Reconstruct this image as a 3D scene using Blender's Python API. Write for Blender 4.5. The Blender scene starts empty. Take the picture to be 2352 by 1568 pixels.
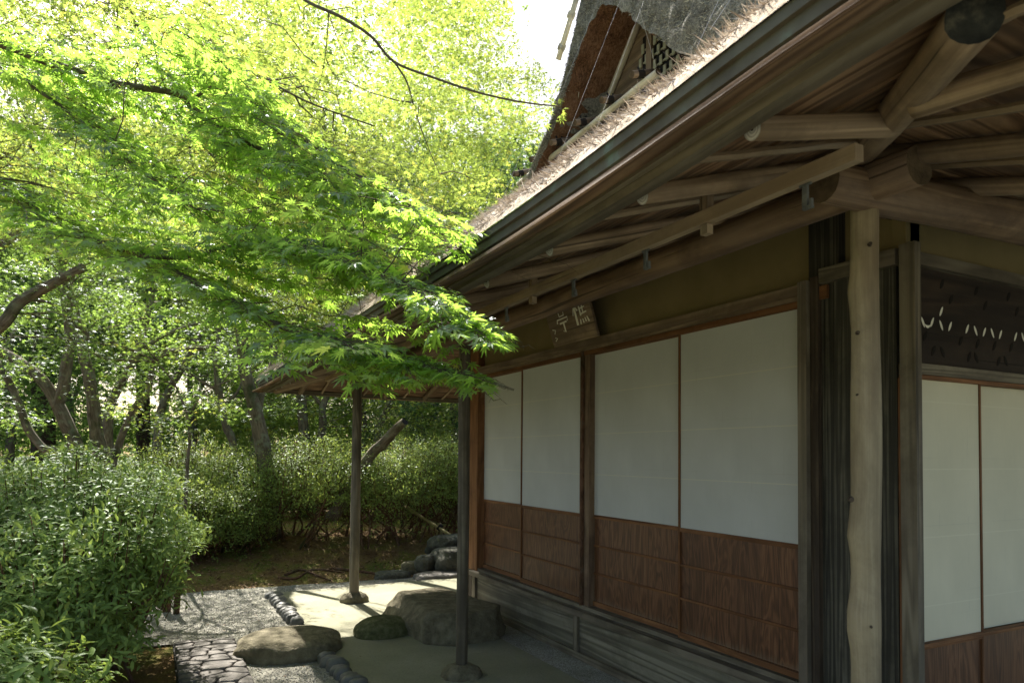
import bpy, math, random
import numpy as np
from mathutils import Vector, Matrix, noise

random.seed(7)
RG = np.random.default_rng(11)
S = bpy.context.scene
R = math.radians

# ---------------------------------------------------------------- camera
EYE = Vector((0, 0, 1.45))
YAW, PITCH, ROLL, FPX, CX, CY = R(27.3), R(1.8), 0.0085, 1601.0, 1176.0, 995.0
_F0 = Vector((math.sin(YAW), math.cos(YAW), 0)); _R0 = Vector((math.cos(YAW), -math.sin(YAW), 0)); _U0 = Vector((0, 0, 1))
CF = _F0 * math.cos(PITCH) + _U0 * math.sin(PITCH)
_U1 = _U0 * math.cos(PITCH) - _F0 * math.sin(PITCH)
CR = _R0 * math.cos(ROLL) + _U1 * math.sin(ROLL)
CU = _U1 * math.cos(ROLL) - _R0 * math.sin(ROLL)
cam = bpy.data.cameras.new('camera'); co = bpy.data.objects.new('camera', cam); S.collection.objects.link(co)
co.matrix_world = Matrix(((CR.x, CU.x, -CF.x, EYE.x), (CR.y, CU.y, -CF.y, EYE.y), (CR.z, CU.z, -CF.z, EYE.z), (0, 0, 0, 1)))
cam.sensor_width = 36; cam.lens = 36 * FPX / 2352.0
cam.shift_y = (CY - 784.0) / 2352.0
cam.clip_start = 0.05; cam.clip_end = 500
cam.dof.use_dof = True; cam.dof.focus_distance = 4.6; cam.dof.aperture_fstop = 7.0
S.camera = co

# ---------------------------------------------------------------- light
SUN_EL, SUN_AZ = R(43), R(-2)          # azimuth clockwise from +Y
w = bpy.data.worlds.new('World'); S.world = w; w.use_nodes = True
nt = w.node_tree
sky = nt.nodes.new('ShaderNodeTexSky'); sky.sky_type = 'NISHITA'; sky.sun_disc = False
sky.sun_elevation = SUN_EL; sky.sun_rotation = SUN_AZ; sky.air_density = 1.0; sky.dust_density = 3.0; sky.ozone_density = 0.2
bg = nt.nodes['Background']; bg.inputs[1].default_value = 0.065
nt.links.new(sky.outputs[0], bg.inputs[0])
sd = bpy.data.lights.new('sun', 'SUN'); sd.energy = 5.0; sd.angle = R(0.6); sd.color = (1.0, 0.94, 0.84)
so = bpy.data.objects.new('sun', sd); S.collection.objects.link(so)
SDIR = Vector((math.sin(SUN_AZ) * math.cos(SUN_EL), math.cos(SUN_AZ) * math.cos(SUN_EL), math.sin(SUN_EL)))
so.rotation_euler = SDIR.to_track_quat('Z', 'Y').to_euler(); so.location = (0, 0, 30)
S.view_settings.view_transform = 'Standard'; S.view_settings.look = 'None'
S.view_settings.exposure = 2.0; S.view_settings.gamma = 1.0
S.cycles.max_bounces = 8; S.cycles.diffuse_bounces = 6; S.cycles.glossy_bounces = 3; S.cycles.transmission_bounces = 5
S.cycles.use_denoising = True
S.cycles.sample_clamp_indirect = 6.0

def at(px, py, X=None, Y=None, Z=None, d=None):
    """world point seen at a pixel of the 2352 px wide photograph, on a plane or at a depth"""
    v = CF + CR * ((px - CX) / FPX) - CU * ((py - CY) / FPX)
    if X is not None: k = (X - EYE.x) / v.x
    elif Y is not None: k = (Y - EYE.y) / v.y
    elif Z is not None: k = (Z - EYE.z) / v.z
    else: k = d
    return EYE + v * k
def proj(P):
    """numpy (n,3) -> px, py, depth"""
    q = np.asarray(P) - np.array(EYE)
    d = q @ np.array(CF); return CX + FPX * (q @ np.array(CR)) / d, CY - FPX * (q @ np.array(CU)) / d, d

# ---------------------------------------------------------------- materials
def NM(name, rough=0.7, spec=0.3):
    m = bpy.data.materials.new(name); m.use_nodes = True
    b = m.node_tree.nodes['Principled BSDF']; b.inputs['Roughness'].default_value = rough
    b.inputs['Specular IOR Level'].default_value = spec
    return m, m.node_tree, b
def node(t, typ, **kw):
    n = t.nodes.new(typ)
    for k, v in kw.items(): setattr(n, k, v)
    return n
def setin(n, **kw):
    for k, v in kw.items(): n.inputs[k].default_value = v
def ramp(t, fac, stops, interp='LINEAR'):
    r = node(t, 'ShaderNodeValToRGB'); e = r.color_ramp; e.interpolation = interp
    while len(e.elements) < len(stops): e.elements.new(0.5)
    for el, (p, c) in zip(e.elements, stops):
        el.position = p; el.color = (*c, 1) if len(c) == 3 else c
    t.links.new(fac, r.inputs[0]); return r.outputs[0]
def nz(t, vec, scale, detail=4, dist=0.0, rough=0.55):
    n = node(t, 'ShaderNodeTexNoise'); setin(n, Scale=scale, Detail=detail, Distortion=dist, Roughness=rough)
    t.links.new(vec, n.inputs['Vector']); return n.outputs['Fac']
def mapping(t, vec, sc, loc=(0, 0, 0)):
    m = node(t, 'ShaderNodeMapping'); m.inputs['Scale'].default_value = sc; m.inputs['Location'].default_value = loc
    t.links.new(vec, m.inputs['Vector']); return m.outputs[0]
def math_(t, op, a, b=None, c=None):
    m = node(t, 'ShaderNodeMath', operation=op)
    for i, x in enumerate((a, b, c)):
        if x is None: continue
        if isinstance(x, (int, float)): m.inputs[i].default_value = x
        else: t.links.new(x, m.inputs[i])
    return m.outputs[0]
def mix(t, fac, a, b, mode='MIX'):
    m = node(t, 'ShaderNodeMix', data_type='RGBA', blend_type=mode)
    for i, x in ((0, fac), (6, a), (7, b)):
        if isinstance(x, (int, float)): m.inputs[i].default_value = x
        elif isinstance(x, tuple): m.inputs[i].default_value = (*x, 1)
        else: t.links.new(x, m.inputs[i])
    return m.outputs[2]
def bump(t, b, h, strength=0.4, dist=0.01):
    n = node(t, 'ShaderNodeBump'); setin(n, Strength=strength, Distance=dist)
    t.links.new(h, n.inputs['Height']); t.links.new(n.outputs[0], b.inputs['Normal'])
def uvc(t): return node(t, 'ShaderNodeTexCoord').outputs['UV']
def objc(t): return node(t, 'ShaderNodeTexCoord').outputs['Object']
def geo_pos(t): return node(t, 'ShaderNodeNewGeometry').outputs['Position']

def wood(name, dark, mid, light, cath=5.0, cathmix=0.55, patch=None, patch_amt=0.0, rough=0.7, ring=9.0, fine=1.0, bs=0.35):
    dark, mid, light = [tuple(min(.75, c * 1.32 * f) for c, f in zip(q, (.98, 1.0, .87))) for q in (dark, mid, light)]
    m, t, b = NM(name, rough, 0.25)
    uv = uvc(t)
    rnd = node(t, 'ShaderNodeObjectInfo').outputs['Random']
    cb = node(t, 'ShaderNodeCombineXYZ'); t.links.new(math_(t, 'MULTIPLY', rnd, 37.0), cb.inputs[2]); t.links.new(math_(t, 'MULTIPLY', rnd, 11.0), cb.inputs[1])
    va = node(t, 'ShaderNodeVectorMath', operation='ADD'); t.links.new(uv, va.inputs[0]); t.links.new(cb.outputs[0], va.inputs[1])
    v = va.outputs[0]
    big = nz(t, mapping(t, v, (cath, 0.38, 1)), 1.0, 2, 0.35)
    rings = math_(t, 'SINE', math_(t, 'MULTIPLY', big, ring * 6.283))
    rings = math_(t, 'MULTIPLY_ADD', rings, 0.5, 0.5)
    fib = nz(t, mapping(t, v, (170 * fine, 3.0, 1)), 1.0, 5, 0.2, 0.7)
    fib2 = nz(t, mapping(t, v, (38, 1.1, 1)), 1.0, 4, 0.4)
    fac = math_(t, 'ADD', math_(t, 'MULTIPLY', rings, cathmix * 0.62), math_(t, 'MULTIPLY', math_(t, 'ADD', fib, fib2), (1 - cathmix * 0.62) * 0.5))
    col = ramp(t, fac, [(0.22, dark), (0.5, mid), (0.78, light)])
    if patch:
        pf = nz(t, mapping(t, v, (6, 1.6, 1)), 1.0, 5, 0.6)
        pf = ramp(t, pf, [(0.45, (0, 0, 0)), (0.65, (patch_amt,) * 3)])
        col = mix(t, pf, col, patch)
    ck = nz(t, mapping(t, v, (55, .55, 1)), 1.0, 3, .5, .5)
    ckr = ramp(t, ck, [(.66, (0, 0, 0)), (.70, (.75,) * 3)])
    col = mix(t, ckr, col, tuple(c * .25 for c in dark))
    st = nz(t, mapping(t, v, (3, 2.2, 1), (5, 5, 5)), 1.0, 6, .3, .7)
    col = mix(t, ramp(t, st, [(.40, (.55,) * 3), (.56, (0, 0, 0))]), col, tuple(c * .8 for c in dark))
    hv = node(t, 'ShaderNodeHueSaturation'); t.links.new(col, hv.inputs['Color'])
    t.links.new(math_(t, 'MULTIPLY_ADD', rnd, 0.35, 0.82), hv.inputs['Value'])
    t.links.new(hv.outputs[0], b.inputs['Base Color'])
    bump(t, b, math_(t, 'SUBTRACT', fac, ckr), bs * 1.7, 0.004)
    return m

W_POST = wood('pale_log_wood', (.115, .09, .062), (.21, .17, .118), (.29, .245, .18), 12, 0.22, (.12, .08, .05), .6, ring=3)
W_GREY = wood('weathered_grey_wood', (.055, .045, .034), (.12, .10, .078), (.18, .155, .125), 7, 0.45, (.13, .105, .08), .5)
W_GREYC = wood('weathered_cedar_board', (.075, .066, .052), (.15, .135, .108), (.21, .19, .155), 9, 0.65, None, 0, ring=6, bs=.5)
W_BROWN = wood('brown_rafter_wood', (.075, .052, .036), (.19, .135, .098), (.30, .225, .165), 8, 0.35, (.20, .15, .11), .6)
W_DARK = wood('dark_beam_wood', (.016, .011, .008), (.045, .032, .023), (.09, .066, .048), 8, 0.4, (.06, .05, .04), .4)
W_KETA = wood('eave_log_wood', (.07, .042, .028), (.17, .11, .074), (.26, .18, .125), 5, 0.3, (.16, .12, .09), .5)
W_DARKG = wood('dark_grained_board', (.018, .017, .014), (.042, .038, .032), (.095, .088, .072), 22, 0.6, None, 0, ring=5, bs=.5)
W_RED = wood('reddish_cedar_frame', (.06, .026, .011), (.145, .064, .029), (.21, .102, .05), 6, 0.3)
W_SOFF = wood('cedar_ceiling_board', (.075, .042, .027), (.20, .115, .072), (.30, .19, .125), 5, 0.7, (.15, .12, .09), .5, ring=12)
W_RAIL = wood('grey_square_rail', (.14, .10, .07), (.23, .17, .125), (.30, .235, .18), 8, 0.3, (.2, .175, .14), .5)

def kick_mat():
    m, t, b = NM('dark_cedar_kick_board', .42, .4)
    uv = uvc(t)
    big = nz(t, mapping(t, uv, (8.5, 1.3, 1)), 1.0, 3, .7)
    rings = math_(t, 'MULTIPLY_ADD', math_(t, 'SINE', math_(t, 'MULTIPLY', big, 62.0)), .5, .5)
    fib = nz(t, mapping(t, uv, (150, 5, 1)), 1.0, 4)
    fac = math_(t, 'MULTIPLY_ADD', rings, .30, math_(t, 'MULTIPLY', fib, .70))
    col = ramp(t, fac, [(.2, (.062, .028, .013)), (.55, (.155, .070, .031)), (.85, (.25, .125, .06))])
    sx = node(t, 'ShaderNodeSeparateXYZ'); t.links.new(uv, sx.inputs[0])
    # board joints about every 0.2 m
    jj = math_(t, 'ABSOLUTE', math_(t, 'SUBTRACT', math_(t, 'FRACT', math_(t, 'MULTIPLY', sx.outputs[0], 4.7)), .5))
    jd = math_(t, 'GREATER_THAN', jj, .492)
    col = mix(t, math_(t, 'MULTIPLY', jd, .7), col, (.012, .006, .004))
    # patchy per board tone
    bd = node(t, 'ShaderNodeTexWhiteNoise', noise_dimensions='1D'); t.links.new(math_(t, 'FLOOR', math_(t, 'MULTIPLY_ADD', sx.outputs[0], 4.7, .5)), bd.inputs['W'])
    col = mix(t, math_(t, 'MULTIPLY', bd.outputs[0], .35), col, (.055, .030, .018))
    # water bleached lower edge (v measured from the bottom of the door)
    ed = nz(t, mapping(t, uv, (55, 2.2, 1)), 1.0, 4, 0, .7)
    w_ = math_(t, 'SUBTRACT', ed, math_(t, 'MULTIPLY', sx.outputs[1], 5.5))
    w_ = ramp(t, w_, [(.18, (0, 0, 0)), (.62, (.75,) * 3)])
    col = mix(t, w_, col, (.22, .18, .12))
    t.links.new(col, b.inputs['Base Color']); bump(t, b, fac, .25, .003)
    return m
M_KICK = kick_mat()

def paper_mat(tn=(1, 1, 1), nm='shoji_paper'):
    m, t, b = NM(nm, .85, .15)
    uv = uvc(t)
    sx = node(t, 'ShaderNodeSeparateXYZ'); t.links.new(uv, sx.inputs[0])
    base = nz(t, mapping(t, uv, (3, 2, 1)), 1.0, 4)
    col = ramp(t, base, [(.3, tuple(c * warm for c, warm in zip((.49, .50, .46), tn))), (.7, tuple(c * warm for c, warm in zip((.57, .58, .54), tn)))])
    fib = nz(t, mapping(t, uv, (220, 6, 1)), 1.0, 3)
    col = mix(t, math_(t, 'MULTIPLY', fib, .22), col, (.40, .42, .38))
    # overlapped sheets: pale horizontal seams every 0.282 m from the lower edge, fainter lattice behind
    s1 = math_(t, 'LESS_THAN', math_(t, 'FRACT', math_(t, 'ADD', math_(t, 'DIVIDE', sx.outputs[1], .282), .004)), .016)
    col = mix(t, math_(t, 'MULTIPLY', s1, .55), col, (.70, .67, .50))
    s2 = math_(t, 'LESS_THAN', math_(t, 'FRACT', math_(t, 'ADD', math_(t, 'DIVIDE', sx.outputs[0], .205), .35)), .03)
    s3 = math_(t, 'LESS_THAN', math_(t, 'FRACT', math_(t, 'ADD', math_(t, 'DIVIDE', sx.outputs[1], .094), .5)), .04)
    brk = nz(t, mapping(t, uv, (2.1, 9, 1)), 1.0, 2)
    brk = ramp(t, brk, [(.5, (0, 0, 0)), (.62, (1, 1, 1))])
    col = mix(t, math_(t, 'MULTIPLY', math_(t, 'MAXIMUM', s2, s3), math_(t, 'MULTIPLY', brk, .16)), col, (.36, .35, .28))
    b_ = b
    t.links.new(col, b_.inputs['Base Color'])
    return m
M_PAPER = paper_mat(); M_PAPER_WARMLIT = paper_mat((1.22, 1.12, .86), 'warm_lit_shoji_paper')  # second copy has warm bounced light put into its tint

def noisy(name, stops, scale=6, detail=6, rough=.85, bs=.3, bscale=None, bd=.01, spec=.2, pos=True, dist=0):
    m, t, b = NM(name, rough, spec)
    v = geo_pos(t) if pos else objc(t)
    f = nz(t, v, scale, detail, dist, .62)
    t.links.new(ramp(t, f, stops), b.inputs['Base Color'])
    h = nz(t, v, bscale or scale * 5, 5)
    bump(t, b, h, bs, bd); return m
M_PLASTER = noisy('ochre_earth_plaster', [(.3, (.20, .162, .075)), (.7, (.255, .207, .10))], 3, 8, .95, .25, 160, .004)
M_STONE = noisy('green_grey_granite', [(.3, (.095, .083, .052)), (.5, (.165, .145, .092)), (.72, (.26, .23, .155))], 14, 9, .9, .9, 60, .02)
M_MOSSR = noisy('mossy_round_stone', [(.3, (.06, .065, .028)), (.5, (.12, .125, .055)), (.72, (.21, .20, .11))], 22, 9, .95, 1.0, 90, .02)
M_ROCK = noisy('dark_basin_rock', [(.3, (.035, .035, .027)), (.5, (.10, .10, .08)), (.7, (.22, .215, .18))], 5, 9, .9, .8, 30, .03)
M_EDGE = noisy('grey_edging_pebble', [(.3, (.085, .085, .078)), (.7, (.17, .17, .155))], 12, 6, .6, .4, 70, .006, .4)
M_PAVE = noisy('grey_paving_slab', [(.3, (.115, .105, .095)), (.5, (.17, .155, .14)), (.7, (.24, .22, .20))], 9, 8, .8, .6, 55, .01)
M_MORTAR = noisy('dark_mortar', [(.3, (.02, .019, .014)), (.7, (.05, .045, .035))], 30, 5)
M_COPPER = noisy('patinated_copper', [(.38, (.06, .058, .045)), (.56, (.10, .105, .08)), (.68, (.15, .25, .20))], 3.2, 8, .75, .3, 40, .004, .2)
M_BARKB = None
def bark(name, stops, sc=7, lich=(.20, .22, .16)):
    m, t, b = NM(name, .95, .15)
    uv = uvc(t)
    f = nz(t, mapping(t, uv, (sc * 2.5, sc * .8, 1)), 1.0, 8, .8, .65)
    stops = [(p, tuple(c * 1.25 for c in q)) for p, q in stops]; col = ramp(t, f, stops)
    l = nz(t, geo_pos(t), 9, 7, 0, .7)
    col = mix(t, ramp(t, l, [(.52, (0, 0, 0)), (.62, (.7,) * 3)]), col, lich)
    l2 = nz(t, geo_pos(t), 3.1, 5)
    col = mix(t, ramp(t, l2, [(.55, (0, 0, 0)), (.68, (.8,) * 3)]), col, (.035, .045, .015))
    t.links.new(col, b.inputs['Base Color']); bump(t, b, f, .8, .02); return m
M_BARK = bark('maple_bark', [(.3, (.045, .036, .026)), (.5, (.105, .085, .064)), (.72, (.19, .16, .125))])
M_TWIG = bark('smooth_maple_twig', [(.3, (.055, .048, .028)), (.7, (.13, .105, .065))], 10, (.16, .15, .1))
M_STEM = bark('azalea_stem_bark', [(.3, (.045, .025, .015)), (.5, (.11, .06, .036)), (.72, (.19, .11, .07))], 12, (.17, .13, .09))
M_CONB = bark('conifer_bark', [(.3, (.03, .018, .013)), (.6, (.075, .045, .034))], 8, (.09, .08, .06))
M_BAMB = wood('weathered_bamboo', (.23, .20, .16), (.42, .39, .33), (.56, .53, .46), 6, .1)
M_BAMBG = wood('green_gold_bamboo', (.14, .11, .05), (.28, .23, .11), (.40, .34, .18), 6, .1)
M_ROPE = noisy('black_hemp_rope', [(.3, (.012, .010, .008)), (.7, (.035, .03, .025))], 60)
M_WIRE = NM('pale_wire', .4, .5)[0]; M_WIRE.node_tree.nodes['Principled BSDF'].inputs['Base Color'].default_value = (.45, .45, .44, 1)
M_IRON = noisy('grey_iron_hook', [(.3, (.07, .075, .072)), (.7, (.14, .15, .145))], 30, 4, .5)
M_WHITE = NM('pale_lettering', .8)[0]; M_WHITE.node_tree.nodes['Principled BSDF'].inputs['Base Color'].default_value = (.80, .79, .66, 1)
M_BLACK = NM('dark_hole', .9)[0]; M_BLACK.node_tree.nodes['Principled BSDF'].inputs['Base Color'].default_value = (.012, .010, .008, 1)
M_TIPEND = noisy('charred_log_end', [(.35, (.010, .011, .011)), (.55, (.03, .032, .028)), (.72, (.12, .11, .08))], 16, 6, .9, .6, 60)
def end_mat():
    m, t, b = NM('grey_end_grain', .9, .1)
    uv = uvc(t)
    ln = node(t, 'ShaderNodeVectorMath', operation='LENGTH'); t.links.new(uv, ln.inputs[0])
    n = nz(t, mapping(t, uv, (20, 20, 1)), 1, 4)
    rg = math_(t, 'MULTIPLY_ADD', math_(t, 'SINE', math_(t, 'MULTIPLY_ADD', ln.outputs['Value'], 900.0, math_(t, 'MULTIPLY', n, 8.0))), .5, .5)
    col = ramp(t, rg, [(.2, (.34, .33, .30)), (.8, (.55, .54, .50))])
    core = math_(t, 'LESS_THAN', ln.outputs['Value'], .0045)
    col = mix(t, core, col, (.02, .015, .012))
    t.links.new(col, b.inputs['Base Color']); return m
M_END = end_mat()

def thatch_mat(name, stops, stretch=(1, 1, 1), bs=1.0, rough=.95):
    m, t, b = NM(name, rough, .1)
    v = geo_pos(t)
    f = nz(t, mapping(t, v, stretch), 60, 9, .4, .75)
    g = nz(t, v, 5, 5)
    f2 = math_(t, 'ADD', math_(t, 'MULTIPLY', f, .7), math_(t, 'MULTIPLY', g, .3))
    t.links.new(ramp(t, f2, stops), b.inputs['Base Color'])
    bump(t, b, f, bs, .03); return m
M_THATCH = thatch_mat('weathered_straw_thatch', [(.36, (.08, .06, .04)), (.48, (.34, .28, .21)), (.62, (.60, .53, .44))], bs=.5)
M_THBROWN = thatch_mat('brown_thatch_underside', [(.36, (.05, .026, .014)), (.5, (.20, .11, .06)), (.66, (.36, .23, .14))], (1, 1, .35))
M_THGREY = thatch_mat('grey_thatch_cut_face', [(.38, (.06, .06, .055)), (.5, (.24, .24, .20)), (.64, (.48, .48, .40))])
def attr_mat(name, c0, c1, rough=.8, attr='tint', stops=None):
    m, t, b = NM(name, rough, .2)
    a = node(t, 'ShaderNodeAttribute', attribute_name=attr)
    t.links.new(ramp(t, a.outputs['Fac'], stops or [(0, c0), (1, c1)]), b.inputs['Base Color']); return m
M_STRAW = attr_mat('loose_straw', (.20, .155, .115), (.80, .73, .64))
M_STRAWG = attr_mat('grey_straw_ends', (.12, .12, .10), (.58, .59, .48))
M_LITTER = attr_mat('dry_needles', (.08, .045, .02), (.36, .22, .12))
M_GRAIN = attr_mat('gravel_grain', None, None, .8, stops=[(0, (.16, .155, .135)), (.6, (.33, .32, .29)), (1, (.50, .49, .45))])

def leaf_mat(name, dif, tra, yel, gloss=.10, grough=.35, tmix=.5, yfrac=.8):
    m = bpy.data.materials.new(name); m.use_nodes = True; t = m.node_tree
    for n in list(t.nodes): t.nodes.remove(n)
    out = node(t, 'ShaderNodeOutputMaterial')
    a = node(t, 'ShaderNodeAttribute', attribute_name='tint').outputs['Fac']
    var = ramp(t, a, [(0, (.55, .55, .55)), (.5, (.95, .95, .95)), (1, (1.35, 1.3, 1.2))])
    d = mix(t, 1.0, var, dif, 'MULTIPLY'); T = mix(t, 1.0, var, tra, 'MULTIPLY')
    yf = ramp(t, a, [(yfrac, (0, 0, 0)), (min(1, yfrac + .12), (.8,) * 3)])
    T = mix(t, yf, T, yel); d = mix(t, yf, d, tuple(c * .45 for c in yel))
    D = node(t, 'ShaderNodeBsdfDiffuse'); t.links.new(d, D.inputs[0])
    TL = node(t, 'ShaderNodeBsdfTranslucent'); t.links.new(T, TL.inputs[0])
    m1 = node(t, 'ShaderNodeMixShader'); m1.inputs[0].default_value = tmix
    t.links.new(D.outputs[0], m1.inputs[1]); t.links.new(TL.outputs[0], m1.inputs[2])
    G = node(t, 'ShaderNodeBsdfGlossy'); G.inputs['Roughness'].default_value = grough; G.inputs[0].default_value = (.9, .95, 1, 1)
    fr = node(t, 'ShaderNodeFresnel'); fr.inputs[0].default_value = 1.33
    m2 = node(t, 'ShaderNodeMixShader'); t.links.new(math_(t, 'MULTIPLY', fr.outputs[0], gloss * 2.2), m2.inputs[0])
    t.links.new(m1.outputs[0], m2.inputs[1]); t.links.new(G.outputs[0], m2.inputs[2])
    t.links.new(m2.outputs[0], out.inputs[0]); return m
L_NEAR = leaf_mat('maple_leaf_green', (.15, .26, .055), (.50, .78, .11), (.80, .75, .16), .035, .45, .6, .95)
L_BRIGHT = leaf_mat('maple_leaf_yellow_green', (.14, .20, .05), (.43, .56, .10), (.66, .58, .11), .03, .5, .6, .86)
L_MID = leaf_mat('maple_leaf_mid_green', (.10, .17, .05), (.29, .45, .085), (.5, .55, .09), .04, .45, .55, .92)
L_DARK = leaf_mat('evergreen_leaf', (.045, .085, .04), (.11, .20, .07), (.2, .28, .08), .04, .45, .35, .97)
L_BUSH = leaf_mat('rhododendron_leaf', (.20, .29, .095), (.40, .54, .10), (.60, .60, .14), .06, .36, .35, .97)
L_HEDGE = leaf_mat('azalea_hedge_leaf', (.18, .25, .08), (.46, .58, .11), (.55, .55, .12), .055, .32, .35, .95)

# ---------------------------------------------------------------- objects
def link(o, parent=None):
    S.collection.objects.link(o)
    if parent is not None:
        o.parent = parent
    return o
def origin(o):
    v = Vector((0, 0, 0))
    while o is not None: v = v + o.location; o = o.parent
    return v
def tag(o, label=None, cat=None, group=None, kind=None):
    if label: o['label'] = label
    if cat: o['category'] = cat
    if group: o['group'] = group
    if kind: o['kind'] = kind
    return o
def thing(name, label, cat, loc=(0, 0, 0), group=None):
    o = bpy.data.objects.new(name, None); o.empty_display_size = .1; o.location = loc
    link(o); return tag(o, label, cat, group)
class MB:
    def __init__(s): s.v = []; s.f = []; s.uv = []; s.mi = []
    def face(s, idx, uvs, mi=0): s.f.append(idx); s.uv.append(uvs); s.mi.append(mi)
    def quad(s, a, b, c, d, u=1, v=1, u0=0, v0=0, mi=0):
        n = len(s.v); s.v += [tuple(a), tuple(b), tuple(c), tuple(d)]
        s.face((n, n + 1, n + 2, n + 3), ((u0, v0), (u0 + u, v0), (u0 + u, v0 + v), (u0, v0 + v)), mi)
    def frame(s, o, U, V, L, mi=0):
        """box from corner o with edge vectors U, V (section) and L (length); grain along L"""
        o, U, V, L = map(Vector, (o, U, V, L)); lu, lv, ll = U.length, V.length, L.length
        if U.cross(V).dot(L) < 0: U, V, lu, lv = V, U, lv, lu
        r = random.random() * 5
        P = lambda a, b, c: o + U * a + V * b + L * c
        for (a, b, c, d, wd) in ((P(0,0,0), P(0,0,1), P(0,1,1), P(0,1,0), lv), (P(1,0,0), P(1,1,0), P(1,1,1), P(1,0,1), lv)):
            n = len(s.v); s.v += [tuple(a), tuple(b), tuple(c), tuple(d)]
            if b is not None and (b - a).length > .9 * ll and abs((b - a).dot(L)) > .5 * ll * (b - a).length:
                s.face((n, n+1, n+2, n+3), ((r, 0), (r, ll), (r + wd, ll), (r + wd, 0)), mi)
            else: s.face((n, n+1, n+2, n+3), ((r, 0), (r + wd, 0), (r + wd, ll), (r, ll)), mi)
        r += .7
        for (a, b, c, d) in ((P(0,0,0), P(1,0,0), P(1,0,1), P(0,0,1)), (P(0,1,0), P(0,1,1), P(1,1,1), P(1,1,0))):
            n = len(s.v); s.v += [tuple(a), tuple(b), tuple(c), tuple(d)]
            if abs((b - a).dot(L)) > 1e-6: s.face((n, n+1, n+2, n+3), ((r, 0), (r, ll), (r + lu, ll), (r + lu, 0)), mi)
            else: s.face((n, n+1, n+2, n+3), ((r, 0), (r + lu, 0), (r + lu, ll), (r, ll)), mi)
        for (a, b, c, d) in ((P(0,0,0), P(0,1,0), P(1,1,0), P(1,0,0)), (P(0,0,1), P(1,0,1), P(1,1,1), P(0,1,1))):
            s.quad(a, b, c, d, lu, lv, r, 0, mi)
        return s
    def box(s, x0, x1, y0, y1, z0, z1, along='z', mi=0):
        x0, x1 = sorted((x0, x1)); y0, y1 = sorted((y0, y1)); z0, z1 = sorted((z0, z1))
        dx, dy, dz = (x1 - x0, 0, 0), (0, y1 - y0, 0), (0, 0, z1 - z0)
        a = {'z': (dx, dy, dz), 'x': (dy, dz, dx), 'y': (dz, dx, dy)}[along]
        return s.frame((x0, y0, z0), *a, mi)
    def bar(s, a, b, wd, ht, up=(0, 0, 1), mi=0):
        a, b = Vector(a), Vector(b); L = b - a; side = L.cross(Vector(up)).normalized(); u = side.cross(L).normalized()
        return s.frame(a - side * wd / 2 - u * ht / 2, side * wd, u * ht, L, mi)
    def tube(s, pts, rad, seg=10, caps=(True, True), capmi=None, mi=0, wob=0.0, seed=0):
        pts = [Vector(p) for p in pts]
        if isinstance(rad, (int, float)): rad = [rad] * len(pts)
        n0 = len(s.v); L = 0; prev = None; ref = None; Ls = []
        for i, p in enumerate(pts):
            tg = (pts[min(i + 1, len(pts) - 1)] - pts[max(i - 1, 0)]).normalized()
            if ref is None:
                ref = Vector((0, 0, 1)) if abs(tg.z) < .9 else Vector((1, 0, 0))
                a = tg.cross(ref).normalized()
            else: a = (a - tg * a.dot(tg)).normalized()
            b = tg.cross(a)
            if prev is not None: L += (p - prev).length
            prev = p; Ls.append(L)
            for k in range(seg):
                th = 2 * math.pi * k / seg; rr = rad[i]
                if wob: rr *= 1 + wob * noise.noise(Vector((math.cos(th) * 1.3 + seed, math.sin(th) * 1.3, L * 4 / max(.3, 1)))) 
                s.v.append(tuple(p + a * (math.cos(th) * rr) + b * (math.sin(th) * rr)))
        r0 = max(rad)
        for i in range(len(pts) - 1):
            for k in range(seg):
                k2 = (k + 1) % seg; A = n0 + i * seg
                u0, u1 = k / seg * 6.283 * r0 + seed * .37, (k + 1) / seg * 6.283 * r0 + seed * .37
                s.face((A + k, A + k2, A + seg + k2, A + seg + k), ((u0, Ls[i]), (u1, Ls[i]), (u1, Ls[i+1]), (u0, Ls[i+1])), mi)
        cm = mi if capmi is None else capmi
        for end, c in ((0, caps[0]), (1, caps[1])):
            if not c: continue
            A = n0 + (len(pts) - 1) * seg * end
            ids = [A + k for k in range(seg)]; rr = rad[-1] if end else rad[0]
            uv = [(math.cos(2 * math.pi * k / seg) * rr, math.sin(2 * math.pi * k / seg) * rr) for k in range(seg)]
            if not end: ids = ids[::-1]; uv = uv[::-1]
            s.face(tuple(ids), tuple(uv), cm)
        return s
    def poly_prism(s, pts, off, mi=0, uvax=(0, 1)):
        """closed outline pts (3-D) extruded by vector off"""
        pts = [Vector(p) for p in pts]; off = Vector(off); n = len(s.v); m = len(pts)
        s.v += [tuple(p) for p in pts] + [tuple(p + off) for p in pts]
        uv = [(p[uvax[0]], p[uvax[1]]) for p in pts]
        s.face(tuple(range(m))[::-1], tuple(uv[::-1]), mi); s.face(tuple(range(n + m, n + 2 * m)), tuple(uv), mi) if False else None
        s.f[-1] = tuple(n + i for i in range(m))[::-1]
        s.face(tuple(n + m + i for i in range(m)), tuple(uv), mi)
        for i in range(m):
            j = (i + 1) % m
            s.face((n + i, n + j, n + m + j, n + m + i), ((uv[i]), (uv[j]), (uv[j][0] + .02, uv[j][1]), (uv[i][0] + .02, uv[i][1])), mi)
        return s
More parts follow.
